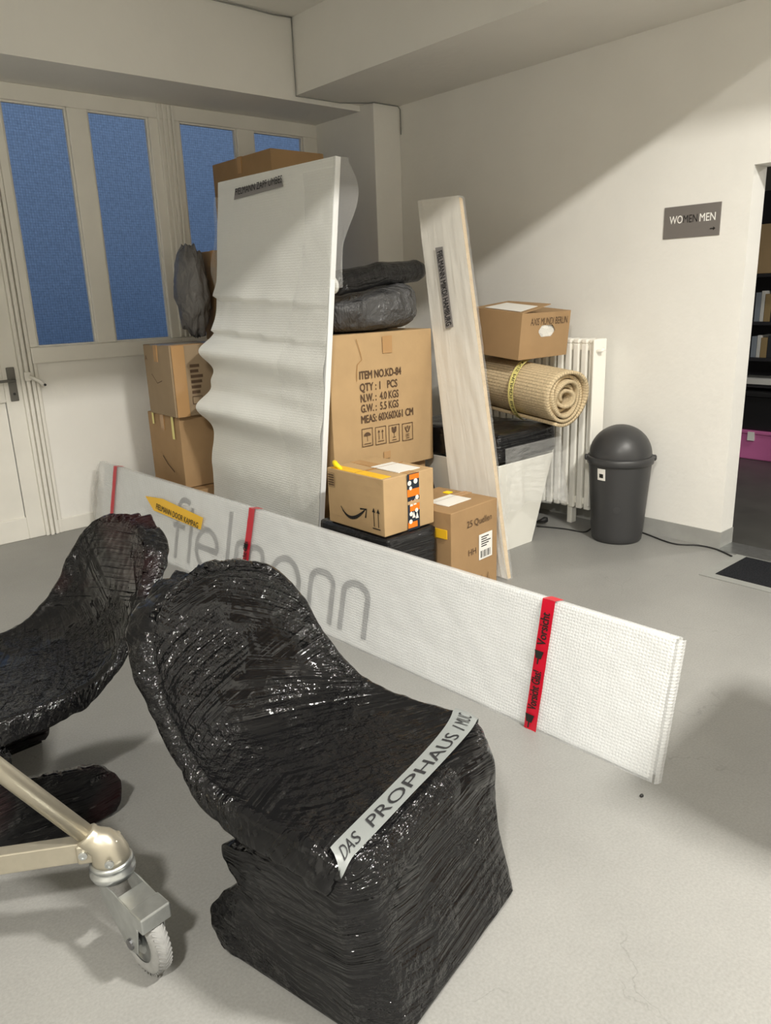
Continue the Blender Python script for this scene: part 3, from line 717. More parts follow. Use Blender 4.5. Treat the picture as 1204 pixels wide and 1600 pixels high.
# carton by the narrow board
brc = Vector((3.098, 2.645, 0)); dx = Vector((math.sin(math.radians(85)), math.cos(math.radians(85)), 0))
RW, RD, RH = .405, .42, .505
Mr = yawm(brc-dx*RW, 5.0)
t = carton('shipping_box', Mr, RW, RD, RH, CART['carton_dark'], 'tan cardboard box with shipping labels at the foot of the narrow board')
o, X, Y = face(Mr, (0, -.0085, 0), (1, 0, 0))
rect(lb := MB(), .225, .19, .345, .335, o, X, Y, .0014); slb = obj('shipping_label', lb, 'paper', t)
pr = MB()
for k in range(9): rect(pr, .24+k*.0105, .2, .24+k*.0105+(.004 if k % 3 else .007), .24, o, X, Y, .002)
for k in range(5): rect(pr, .245, .262+k*.013, .245+.05+.035*((k*7) % 3)/2, .268+k*.013, o, X, Y, .002)
obj('label_print', pr, 'ink_black', slb)
hw = MB(); put_text(hw, '25', .052, o+X*.12+Y*.40, X, Y, width=.05); obj('handwriting', hw, 'ink_brown', t); hw = MB(); put_text(hw, 'Quellen', .052, o+X*.185+Y*.40, X, Y, width=.155); obj('handwriting', hw, 'ink_brown', t); hw = MB(); put_text(hw, 'HH', .05, o+X*.13+Y*.24, X, Y); obj('handwriting', hw, 'ink_brown', t); hw = MB()
for dx_ in (.17, .23, .29): stroke(hw, [(dx_, .02), (dx_+.02, .10), (dx_+.035, .03)], .006, o, X, Y)
obj('marker_scribble', hw, 'ink_brown', t)
lt2 = MB(); lt2.box((.10, .10, RH-.001), (.30, .25, RH+.0025), Mr); obj('paper_label', lt2, 'paper', t)
lt2 = MB(); lt2.box((.31, .27, RH-.001), (.35, .31, RH+.004), Mr); obj('yellow_sticker', lt2, 'bright_yellow', t)
lt2 = MB(); rect(lt2, .005, .32, .05, .36, *face(Mr, (-.0085, RD, 0), (0, -1, 0)), .0015) if False else lt2.box((-.012, .02, RH-.14), (-.008, .10, RH-.09), Mr); obj('yellow_sticker', lt2, 'yellow_tape', t)

# unseen cartons added on the right to cast the shadow on the floor
M = yawm((2.12, .02, 0), 0); carton('cardboard_box', M, .80, .40, .85, CART['carton_dark'], 'large brown box, unseen right of the camera, added to shade the floor')
M = yawm((2.02, .10, .856), 4); carton('cardboard_box', M, .62, .34, .62, CART['carton_pale'], 'pale brown box stacked on the large unseen box, added to shade the floor')
# left stack by the window
M = yawm((2.26, 4.70, 0), 0); carton('cardboard_box', M, .62, .66, .345, CART['carton_dark'], 'flat brown box at the bottom of the stack below the window')
M = yawm((2.31, 4.80, .348), 0)
t = carton('cardboard_box', M, .46, .49, .50, CART['carton_red'], 'reddish brown box, middle of the stack by the window, with pale tape strips')
o, X, Y = face(M, (-.0085, .49, 0), (0, -1, 0))
tp = MB(); rect(tp, .39, .34, .425, .50, o, X, Y, .002); obj('pale_tape', tp, 'pale_yellow_tape', t); obj('pale_tape', rect(MB(), .09, .42, .12, .50, o, X, Y, .002), 'pale_yellow_tape', t)
sk = MB(); stroke(sk, [(.20, .20), (.26, .15), (.36, .10)], .010, o, X, Y, .002); obj('scratch', sk, 'ink_brown', t)
M = yawm((2.275, 4.76, .852), -1.5)
t = carton('cardboard_box', M, .40, .42, .475, CART['carton_grey'], 'worn brown box on top of the stack under the window panes')
o, X, Y = face(M, (-.0085, .42, 0), (0, -1, 0))
sk = MB(); put_text(sk, 'A', .05, o+X*.04+Y*.37, X, Y); obj('printed_mark', sk, 'ink_brown', t); sk = MB(); stroke(sk, [(.12, .28), (.2, .22), (.28, .24)], .005, o, X, Y); obj('marker_mark', sk, 'ink_brown', t)
o, X, Y = face(M, (0, -.0085, 0), (1, 0, 0))
pr = MB()
for k in range(6): rect(pr, .13, .15+k*.035, .13+.06+.03*((k*5) % 4)/3, .17+k*.035, o, X, Y, .002)
stroke(pr, [(.13, .08), (.2, .08), (.2, .13), (.13, .13), (.13, .08)], .005, o, X, Y, .002)
obj('printed_text', pr, 'ink_brown', t)
tp = MB().box((.0, .13, .472), (.40, .30, .477), M); obj('grey_tape', tp, 'silver_tape', t)
tp = MB().box((.0, .0, .474), (.40, .11, .4765), M).box((.01, -.011, .0), (.10, -.007, .474), M); obj('yellowed_tape', tp, 'clear_tape', t)
# boxes behind the tall wrapped panel
M = yawm((2.90, 4.62, 0), 0); carton('tall_cardboard_box', M, .60, .60, 1.33, CART['carton_dark'], 'tall brown box standing behind the wrapped panel')
p2 = at(314, 392, 'y', 4.95); bx = at(314, 440, 'y', 5.12).x
M = yawm((bx, 4.70, 1.335), 0); carton('cardboard_box', M, .62, .42, p2.z-1.335, CART['carton_dark'], 'brown box beside the bagged bundle, mostly hidden by the panel')
zt0 = p2.z+.003
pt = at(422, 231, 'y', 4.72)
M = yawm((pt.x, 4.72, zt0), 0)
carton('cardboard_box', M, .45, .80, pt.z-zt0, CART['carton_dark'], 'topmost brown box peeking over the wrapped panel before the window')
# bagged bundle on the stack
def lump(name, c, r, label, cat, material, sc=5, amp=.14, seed=0, n=28, M=None, parent=None):
    c = Vector(c)
    def fn(u, v):
        a = 2*math.pi*u; b2 = math.pi*(v-.5)
        d = Vector((math.cos(b2)*math.cos(a), math.cos(b2)*math.sin(a), math.sin(b2)))
        k = 1+amp*noise.noise(d*sc*.5+Vector((seed, 0, 0)))+amp*.5*noise.noise(d*sc*1.6+Vector((0, seed, 0)))
        p = Vector((d.x*r[0], d.y*r[1], d.z*r[2]))*k
        if M: p = M @ p
        q = c+p
        return q
    mb = MB().grid(fn, n*2, n, 1.2, .8, cu=True)
    return obj(name, mb, material, parent, label, cat, smooth=True)
pc = at(306, 435, 'y', 5.0)
lump('bagged_bundle', (pc.x-.03, 5.02, 1.335+.335), (.105, .15, .315), 'crumpled dark bundle in a clear bag on the box stack by the window', 'bag', 'dark_scrap_film', 7, .16, 3)

# carton lying on the rug, with open flaps
AXZ = 1.182
a = at(810, 490, 'y', 3.04); b2 = at(886, 487, 'y', 3.04); AWX = b2.x-a.x; AH = a.z-AXZ
M = yawm((a.x, 3.04, AXZ), 0) @ Matrix.Rotation(math.atan(.10), 4, 'X')
t = thing('open_cardboard_box', (a.x+AWX/2, 3.25, AXZ), 'brown box with hand holes and open flaps lying on the rolled rug', 'box')
wl = MB(); th = .006; AD = .40
# front wall with a hand hole
hx0, hx1, hz0, hz1 = AWX*.36, AWX*.70, AH*.46, AH*.72
hp_ = [(hx0+.03, hz0), (hx1-.03, hz0), (hx1, hz0+.03), (hx1, hz1-.03), (hx1-.03, hz1), (hx0+.03, hz1), (hx0, hz1-.03), (hx0, hz0+.03)]
fa = MB()
out = [(0, 0), (AWX, 0), (AWX, AH), (0, AH)]
def fp(x, z, y=0.): return M @ Vector((x, y, z))
vs = [fp(x, z) for x, z in out]+[fp(x, z) for x, z in hp_]+[fp(x, z, th) for x, z in out]+[fp(x, z, th) for x, z in hp_]
q = [(0, 1, 5, 4), (1, 2, 7, 6), (1, 6, 5), (2, 3, 9, 8), (2, 8, 7), (3, 0, 11, 10), (3, 10, 9), (0, 4, 11)]
fs = q+[tuple(i+12 for i in reversed(f)) for f in q]+[(4+i, 4+(i+1) % 8, 16+(i+1) % 8, 16+i) for i in range(8)]+[(3, 2, 14, 15), (0, 3, 15, 12), (2, 1, 13, 14), (1, 0, 12, 13)]
fa.add(vs, fs); obj('front_wall', fa, CART['carton_red'], t)
bd = MB(); bd.box((0, th, 0), (th, AD, AH), M); bd.box((AWX-th, th, 0), (AWX, AD, AH), M); bd.box((th, AD-th, 0), (AWX-th, AD, AH), M); bd.box((th, th, 0), (AWX-th, AD-th, th), M)
obj('walls', bd, CART['carton_red'], t)
tx = MB(); put_text(tx, 'AXIS MUNDI BERLIN', .062, fp(AWX*.18, AH-.075), (1, 0, 0), M.to_3x3() @ Vector((0, 0, 1)), width=AWX*.76, off=.002); obj('handwriting', tx, 'ink_brown', t)
obj('packed_film', wrapbox(t, (th+.01, th+.012, th), (AWX-.012, AD-.02, AH*.8), M, 8, .02, 12, 'packed_contents', 'paper').name and MB().box((th+.005, th+.004, hz0), (AWX-.01, th+.01, hz1), M), 'thin_film', t)
fl_ = MB(); fl_.add([fp(0, AH, 0.0), fp(0, AH, AD), fp(AWX*.60, AH+.035, AD*.9), fp(AWX*.62, AH+.045, AD*.06)], [(0, 1, 2, 3)]); obj('flap', fl_, CART['carton_red'], t, solid=.005)
fl_ = MB(); fl_.add([fp(AWX, AH, 0), fp(AWX*.55, AH-.03, .02), fp(AWX*.55, AH-.03, AD*.95), fp(AWX, AH, AD)], [(0, 1, 2, 3)]); obj('flap', fl_, CART['carton_red'], t, solid=.005)
fl_ = MB(); fl_.add([fp(AWX*.04, AH+.009, .03), fp(AWX*.04, AH+.009, AD*.8), fp(AWX*.42, AH+.033, AD*.75), fp(AWX*.42, AH+.033, .05)], [(0, 1, 2, 3)]); obj('flap_label', fl_, 'paper', t, solid=.002)

# ------------------------------------------------------------------ rug roll
def rug():
    c0 = at(884, 621, 'y', 2.80); R = .196
    ax = Vector((.05, 1, .10)).normalized(); Lr = .84
    side = ax.cross(Vector((0, 0, 1))).normalized(); upv = side.cross(ax)
    t = thing('rolled_rug', c0+ax*Lr/2-Vector((0, 0, R)), 'beige woven rug rolled up with a yellow tape band', 'rug')
    turns = 5.2; th = .026
    def rad(u): return .018+(R-.018-th/2)*u**.92
    def spiral(u, v):
        a = 2*math.pi*turns*u-1.15-2*math.pi*turns
        r = rad(u)*(1+.035*math.sin(a*2+1)+.02*math.sin(a*3))
        stg = .012*math.sin(a*1.3)+.03*(u-.5)-.035*(1-u)*math.sin(a*.5)
        s = -stg + (Lr+stg)*v
        return c0+ax*s+(side*math.cos(a)*r*-1+upv*math.sin(a)*r*.985)
    ln = 2*math.pi*turns*R*.55
    mb = MB().grid(spiral, 300, 24, ln, Lr); obj('woven_roll', mb, 'rug_weave', t, smooth=True, solid=th*.8)
    tb = MB(); d0 = .235
    def band(u, v):
        a = math.pi*(.06+1.02*u)
        return c0+ax*(d0+.05*v+.03*math.sin(a*1.5))+(side*math.cos(a)*-1+upv*math.sin(a))*(R+.006)
    def band(u, v):
        a = math.radians(-62+170*u)
        return c0+ax*(d0+.042*v-.03*u)+(side*math.cos(a)+upv*math.sin(a))*(R+.004)
    S_ = side if (side.dot(Vector((-1, 0, 0))) > 0) else -side
    def band(u, v):
        a = math.radians(-70+172*u)
        return c0+ax*(d0+.045*v+.05*u)+(S_*math.cos(a)+upv*math.sin(a))*(R+.006)
    tbn = obj('tape_band', tb.grid(band, 28, 2, .5, .05), 'pale_yellow_tape', t, smooth=True)
    # lettering wrapped on the band, reading downwards
    vs, fs = text_geo('AXIS MUNDI BERLIN', .04)
    wmx = max(v.x for v in vs); tm = MB()
    pts = []
    for v in vs:
        u = .80-.72*v.x/wmx; vv = .15+.7*(v.y/.04)
        p = band(u, vv); nrm = (p-c0); nrm -= ax*nrm.dot(ax); pts.append(p+nrm.normalized()*.0015)
    tm.add(pts, fs); obj('handwriting', tm, 'marker', tbn)
rug()

# ------------------------------------------------------------------ white tub with film and black wrapped bundle
t = thing('storage_tub', (3.68, 3.25, 0), 'white plastic tub wrapped in loose clear film under the rug', 'tub')
x0, x1, y0, y1, ht = 3.53, 3.83, 2.975, 3.45, .59
def ring(z, k): return [(x0-k, y0-k*.6, z), (x1+k*.9, y0-k*.6, z), (x1+k*.9, y1+k*.6, z), (x0-k, y1+k*.6, z)]
tb = MB(); A = ring(0, 0); B = ring(ht, .12)
tb.add(A+B, [(3, 2, 1, 0), (0, 1, 5, 4), (1, 2, 6, 5), (2, 3, 7, 6), (3, 0, 4, 7)]); obj('tub', tb, 'white_plastic', t, bevel=.03, segs=4, solid=.01, smooth=False)
def filmfn(u, v):
    # skirt of clear film hanging from the bundle
    z = .70-.42*v
    pts = [Vector((3.42, 2.86, z)), Vector((3.60, 2.86, z)), Vector((3.97, 2.86, z)), Vector((4.06, 2.95, z)), Vector((4.05, 3.4, z))]
    k = u*(len(pts)-1); i = min(int(k), len(pts)-2); p = pts[i].lerp(pts[i+1], k-i)
    ctr = Vector((3.68, 3.2, z)); d = (p-ctr); d.z = 0; d.normalize()
    return p+d*(.03*v+.03*v*math.sin(u*34+2)+.02*nz3((u*9, v*3, 0), 1)*v)+Vector((0, 0, .05*math.sin(u*7)*v-.02*v*noise.noise(Vector((u*12, 0, 4)))))
obj('film_skirt', MB().grid(filmfn, 60, 14, 1.6, .5), 'thin_film', t, smooth=True)
bk2 = thing('black_wrapped_bundle', (3.68, 3.25, .61), 'black stretch film wrapped bundle in the white tub under the rug', 'package')
c0 = at(884, 621, 'y', 2.80)
wrapbox(bk2, (3.40, 2.895, .596), (3.97, 3.75, c0.z-.172), None, 18, .012, 5, 'wrapping', 'black_wrap', .03, 5)

# ------------------------------------------------------------------ bags on top of the big box
ZT = LOWH+BH+.002
bc = Vector((2.955, 3.63, ZT+.158))
def bagfn(u, v):
    a = 2*math.pi*u; b2 = math.pi*(v-.5)
    cx = math.copysign(abs(math.cos(a))**.55, math.cos(a)); cy = math.copysign(abs(math.sin(a))**.55, math.sin(a))
    k = abs(math.cos(b2))**.45
    d = Vector((cx*k, cy*k, math.copysign(abs(math.sin(b2))**.7, math.sin(b2))))
    n = 1+.07*noise.noise(d*2.2+Vector((4, 0, 0)))+.02*noise.noise(d*9)
    p = Vector((d.x*.37, d.y*.23, d.z*.15 if d.z < 0 else d.z*.068))*n
    p.z = max(p.z, -.15)
    if d.z > 0: p.z += .075*(d.x+.1)*max(d.z, 0)
    return bc+p
obj('plastic_bag', MB().grid(bagfn, 64, 32, 1.5, .7, cu=True), 'grey_bag', None, 'dark grey plastic bag bundle lying on the large printed box', 'bag', smooth=True)
t = thing('wrapped_roll', (2.9, 3.5, ZT+.25), 'black film wrapped roll with a white end lying on the grey bag', 'roll')
ra = at(519, 453, 'y', 3.42); rb = at(590, 436, 'y', 3.50); rc_ = at(655, 430, 'y', 3.60)
path = [ra.lerp(rb, i/8) if i <= 8 else rb.lerp(rc_, (i-8)/8) for i in range(17)]
path = [p+Vector((0, 0, .026+.003*math.sin(i*.9))) for i, p in enumerate(path)]
rad = [.055 if i == 0 else .066+.002*math.sin(i*1.7)-.002*(i == 16)*8 for i in range(17)]
obj('film', MB().tube(path, rad, 24), 'black_roll_film', t, smooth=True)
dv = (path[0]-path[1]).normalized()
obj('white_end', MB().lathe([(.05, 0), (.05, .016), (.042, .024)], path[0]-dv*.004, dv, 16), 'foam_wrap', t, smooth=True)

# ------------------------------------------------------------------ leaning boards: common frame helper
class Board:
    """quad board given by its lower corners and upper corners (front face), s along the base, h up"""
    def __init__(s, B0, B1, T0, T1): s.B0, s.B1, s.T0, s.T1 = map(Vector, (B0, B1, T0, T1)); s.n = (s.B1-s.B0).cross(s.T0-s.B0).normalized(); s.n = s.n if s.n.x < 0 else -s.n
    def p(s, u, h, d=0.): return s.B0.lerp(s.B1, u).lerp(s.T0.lerp(s.T1, u), h)+s.n*d
    def slab(s, th, m=0.):
        f = [s.p(0, 0), s.p(1, 0), s.p(1, 1), s.p(0, 1)]; return MB().prism(f, -s.n*th)

# tall panel in foam wrap
TP = Board((2.385, 3.40, .0), (2.385, 4.60, .0), (2.60, 3.303, 2.29), (2.60, 4.476, 2.31))
t = thing('foam_wrapped_sheet', (2.40, 4.0, 0), 'tall white panel in wavy foam wrap leaning on the boxes', 'panel')
obj('panel_core', TP.slab(.035), 'panel_white', t, bevel=.003)
def wave(h):
    # bulges measured up the panel: crests of the slack foam
    g = lambda c, w_: math.exp(-((h-c)/w_)**2)
    return .125*g(.555, .035)+.14*g(.40, .04)+.03*g(.475, .02)+(.03 if .70 < h else 0)*g(.70, .03)+(.03 if .612 < h else 0)*g(.612, .03)+.02*g(.25, .05)
def foam(u, v):
    h = v*.996+.002
    k = .12+.88*(u**1.1)
    d = .008+wave(h+.025*(1-u))*k+.004*noise.noise(Vector((u*6, h*11, 0)))+.002*noise.noise(Vector((u*16, h*30, 2)))
    uu = -.004+1.01*u
    return TP.p(uu, h, d)
obj('foam_sheet', MB().grid(foam, 46, 160, 1.2, 2.3), 'foam_wrap', t, smooth=True)
# overlapping strip of bubble wrap on the right part, folded round the edge
def strip(u, v):
    h = .02+.955*v
    e = .30-.06*math.sin(v*9)-.05*v
    uu = -.008+e*u
    d = .016+wave(h+.025*(1-uu))*(.12+.88*max(uu, 0)**1.1)+.006*noise.noise(Vector((u*5, h*22, 7)))+.004*u
    return TP.p(uu, h, d)
obj('bubble_strip', MB().grid(strip, 20, 120, .36, 2.2), 'clear_film', t, smooth=True)
def tail(u, v):
    h = .72+.28*v; o_ = .0-.05*math.sin(math.pi*min(1, v*1.02)**2.2)*u
    return TP.p(0, h, .012-.03*u-.02*math.sin(u*9+v*7)*u)+Vector((.06*u, 0, 0))+Vector((math.cos(YAW), -math.sin(YAW), 0))*(-o_)*1.0
obj('film_flap', MB().grid(tail, 14, 30, .14, .9), 'clear_film', t, smooth=True)
def tail2(u, v):
    h = .72+.24*v; return TP.p(1+.06*u*math.sin(math.pi*v), h, .012+.02*u*math.sin(v*8))
obj('film_flap', MB().grid(tail2, 6, 16, .1, .5), 'clear_film', t, smooth=True)
# edge of the wrap bundled along the right side
# grey tape label
def boardpix(Bd, px, py):
    d = fw*F_PX+rt*(px-602)-up*(py-800); q = EYE+d*((Bd.B0-EYE).dot(Bd.n)/d.dot(Bd.n)); return q
q = [boardpix(TP, *p) for p in ((369, 313), (446, 292), (441, 279), (371, 296))]
lab = MB(); nn = TP.n*.016
lab.add([p+nn for p in q], [(0, 1, 2, 3)]); tlb = obj('tape_label', lab, 'grey_duct_tape', t, solid=.001)
Xd = (q[1]-q[0]).normalized(); Yd = Xd.cross(-TP.n).normalized(); Yd = Yd if Yd.z > 0 else -Yd
tx = MB(); put_text(tx, 'FIELMANN ZAPF UMBES', .055, q[0]+nn+Xd*.02+Yd*.022, Xd, Yd, off=.003, width=(q[1]-q[0]).length*.95)
obj('handwriting', tx, 'marker', tlb)

# narrow board
NB = Board((3.19, 2.64, .0), (3.19, 3.02, .0), tuple(at(717, 308, 'x', 3.48)), tuple(at(654, 316, 'x', 3.48)))
t = thing('wrapped_board', (3.2, 2.83, 0), 'narrow white film wrapped board leaning upright beside the rug', 'board')
obj('board', NB.slab(.03), 'board_wood', t, bevel=.003)
def nfilm(u, v):
    d = .006+.005*abs(noise.noise(Vector((u*5, v*5, 3))))+.0012*noise.noise(Vector((u*14, v*12, 1)))
    return NB.p(-.01+1.02*u, -.0+1.004*v, d)
obj('film_wrap', MB().grid(nfilm, 24, 110, .36, 2.1), 'board_film', t, smooth=True)
def nedge(u, v):
    return NB.p(-.012, 1.004*v, .008-.05*u+.0)+Vector((0, -.008*math.sin(math.pi*u)-.004*noise.noise(Vector((u*4, v*30, 0))), 0))
obj('film_edge', MB().grid(nedge, 6, 90, .06, 2.1), 'thin_film', t, smooth=True)
def nfoot(u, v):
    return NB.p(-.06*(1-v)**2+.25*u, .16*v, .012+.03*(1-v)*math.sin(u*14+1)*.5)+Vector((0, 0, .004))
obj('loose_film', MB().grid(nfoot, 14, 14, .2, .3), 'thin_film', t, smooth=True)
q = [boardpix(NB, *p) for p in ((699, 514), (711, 511), (694.5, 386), (683, 388))]
nn = NB.n*.018
lab = MB().add([p+nn for p in q], [(0, 1, 2, 3)]); tlb = obj('tape_label', lab, 'grey_duct_tape', t, solid=.001)
Xd = (q[0]-q[3]).normalized(); Yd = (q[2]-q[3]).normalized()
Yd = (Yd-Xd*Yd.dot(Xd)).normalized()
tx = MB(); put_text(tx, 'FIELMANN MIKDI HAMBURG', .06, q[3]+nn+Xd*.03+Yd*.012, Xd, Yd, off=.003, bold=.0006, width=(q[0]-q[3]).length*.92)
obj('handwriting', tx, 'marker', tlb)

# long sign board in bubble wrap
A0 = Vector((2.071, 1.087, 0)); U = Vector((-.0448, .999, 0)).normalized(); V = Vector((.21, .009, .978)).normalized(); LB, HB = 4.38, .50
SB = Board(A0, A0+U*LB, A0+V*HB, A0+U*LB+V*(HB+.015))
t = thing('wrapped_sign_board', A0+U*LB/2, 'long white sign board with grey lettering wrapped in bubble wrap on the floor', 'sign board')
back = -SB.n
core = MB().prism([SB.p(.004, .012, -.006), SB.p(.985, .012, -.006), SB.p(.985, .985, -.006), SB.p(.004, .985, -.006)], back*.03)
obj('panel_core', core, 'panel_white', t)
# letters: strokes in (s from the right end, height)
lt_ = MB(); SW = .034; o = SB.p(0, 0, -.0045)
Xl, Yl = -U, V            # reading direction runs towards the camera
def ls(pts): stroke(lt_, [(-s, h) for s, h in pts], SW, o, Xl, Yl, .0012)
x0h, xh, asc = .055, .318, .452
def arch(s0, s1, both=True):
    r = (s0-s1)/2; cy = xh-SW/2-r*.62
    pts = ([(s0, x0h)] if both else [])+[(s0, cy)]+[((s0+s1)/2-r*-math.cos(math.radians(a)), cy+r*.62*math.sin(math.radians(a))) for a in range(15, 180, 15)]
    # sweep from s0 (left) over the top to s1 (right)
    pts = ([(s0, x0h), (s0, cy)] if both else [(s0, cy)])+[((s0+s1)/2+r*math.cos(math.radians(a)), cy+r*.62*math.sin(math.radians(a))) for a in range(15, 180, 15)]+[(s1, cy), (s1, x0h)]
    ls(pts)
arch(1.622, 1.452); arch(1.872, 1.702)                       # n n
# a: bowl open below like an n with a closed foot
r = .097; cx, cy = 2.085, (xh+x0h)/2
ls([(cx+.118*math.cos(math.radians(a)), cy+.115*math.sin(math.radians(a))) for a in range(-60, 301, 15)]); ls([(1.968, x0h), (1.968, cy+.03)])
arch(2.55, 2.425); arch(2.425, 2.295)                        # m
ls([(2.635, x0h), (2.635, asc)])                             # l
cx = 2.862; ls([(cx-.115, cy), (cx+.115, cy)]); ls([(cx-.115*math.cos(math.radians(a)), cy+.115*math.sin(math.radians(a))) for a in range(0, 315, 15)])  # e
ls([(3.055, x0h), (3.055, xh)]); ls([(3.055, .365), (3.055, .40)])       # i
ls([(3.215, x0h), (3.215, .38)]+[(3.145+.07*math.cos(math.radians(a)), .38+.055*math.sin(math.radians(a))) for a in range(0, 160, 20)]); ls([(3.27, .26), (3.13, .26)])  # f
obj('lettering', lt_, 'letter_grey', t, label='grey sign letters seen blurred through the wrap')
def wrapf(u, v):
    d = .003+.007*abs(noise.noise(Vector((u*22, v*3, 0))))+.003*noise.noise(Vector((u*60, v*9, 5)))
    if v > .999 or v < .001: d -= .002
    return SB.p(u, v, d)
obj('bubble_wrap', MB().grid(wrapf, 200, 28, LB, HB), 'bubble_wrap', t, smooth=True)
def wrapt(u, v): return SB.p(u, 1.0+.006*math.sin(math.pi*v), .003-.045*v)
obj('wrap_fold', MB().grid(wrapt, 80, 4, LB, .05), 'bubble_wrap', t, smooth=True)
def wrapb(u, v): return SB.p(u, v, -.046)
obj('back_wrap', MB().grid(wrapb, 60, 6, LB, HB), 'bubble_wrap', t, smooth=True)
def wend(u, v): return SB.p(-.002-.003*math.sin(math.pi*u), v, .004-.05*u)
obj('end_fold', MB().grid(wend, 4, 12, .05, HB), 'bubble_wrap', t, smooth=True)
def wtail(u, v):
    return SB.p(1+.045*u*math.sin(math.pi*(1-v)**.8), .06+.94*v, .004+.04*math.sin(u*8+v*6)*u-.05*u)
obj('loose_tail', MB().grid(wtail, 12, 16, .25, HB), 'clear_film', t, smooth=True)
def tape(sa, sb, wd, txt, lab):
    def tf(u, v):
        h = v*1.012-.006; s = sa+(sb-sa)*(1-v)
        return SB.p((s+wd*(u-.5))/LB, h, .0125+.002*noise.noise(Vector((u*4, v*12, sa))))
    tm = MB().grid(tf, 3, 30, wd, HB)
    tm.grid(lambda u, v: SB.p((sa+wd*(u-.5))/LB, 1.008, .0125-.06*v), 2, 2, wd, .06)
    o_ = obj('red_tape', tm, 'red_tape', t, smooth=True, label=lab)
    if txt:
        for s, h0, wdt in txt:
            tx = MB(); put_text(tx, s, .052, SB.p((sa+(sb-sa)*(1-h0)+-.017)/LB, h0, .0185), V, U, width=wdt, bold=.001)
            obj('tape_print', tx, 'ink_black', o_)
        for h0 in (.30/.5*.92, .055):
            cxx = sa+(sb-sa)*(1-h0); tx = MB()
            tx.add([SB.p((cxx+b2+.006)/LB, h0+a/HB, .018) for a, b2 in ((.0, .012), (.03, .02), (.03, -.02), (.0, -.012))], [(0, 1, 2, 3)])
            tx.add([SB.p((cxx+b2+.006)/LB, h0+a/HB, .018) for a, b2 in ((.0, .003), (-.022, .003), (-.022, -.003), (.0, -.003))], [(0, 1, 2, 3)])
            obj('printed_glass_symbol', tx, 'ink_black', o_)
tape(.487, .486, .055, [('Vorsicht', .66, .125), ('Vorsicht Glas!', .16, .15)], 'red fragile tape with black print')
tape(2.415, 2.44, .055, [('Vorsicht Glas', .30, .17)], 'red tape')
tape(4.105, 4.11, .05, None, 'faded red tape')
ytp = MB()
pts = [(3.63, .372), (3.50, .30), (2.915, .288), (2.90, .362), (3.40, .392)]
ytp.add([SB.p(s/LB, h/HB, .015) for s, h in pts], [tuple(range(len(pts)))]); tlb = obj('yellow_tape_label', ytp, 'yellow_tape', t, solid=.001)
tx = MB(); put_text(tx, 'FIELMANN DOOR KAMPAG', .05, SB.p(3.47/LB, .345/HB*.92, .016), -U+V*-.055, V, off=.003, bold=.0005, width=.53); obj('handwriting', tx, 'marker', tlb)

# ------------------------------------------------------------------ chairs wrapped in black film
def cat_rom(P, t_):
    n = len(P)-1; k = min(max(t_, 0), 1)*n; i = min(int(k), n-1); f = k-i
    p0, p1, p2, p3 = P[max(i-1, 0)], P[i], P[i+1], P[min(i+2, n)]
    return [.5*((2*b2)+(c_-a)*f+(2*a-5*b2+4*c_-d)*f*f+(3*b2-a-3*c_+d)*f**3) for a, b2, c_, d in zip(p0, p1, p2, p3)]
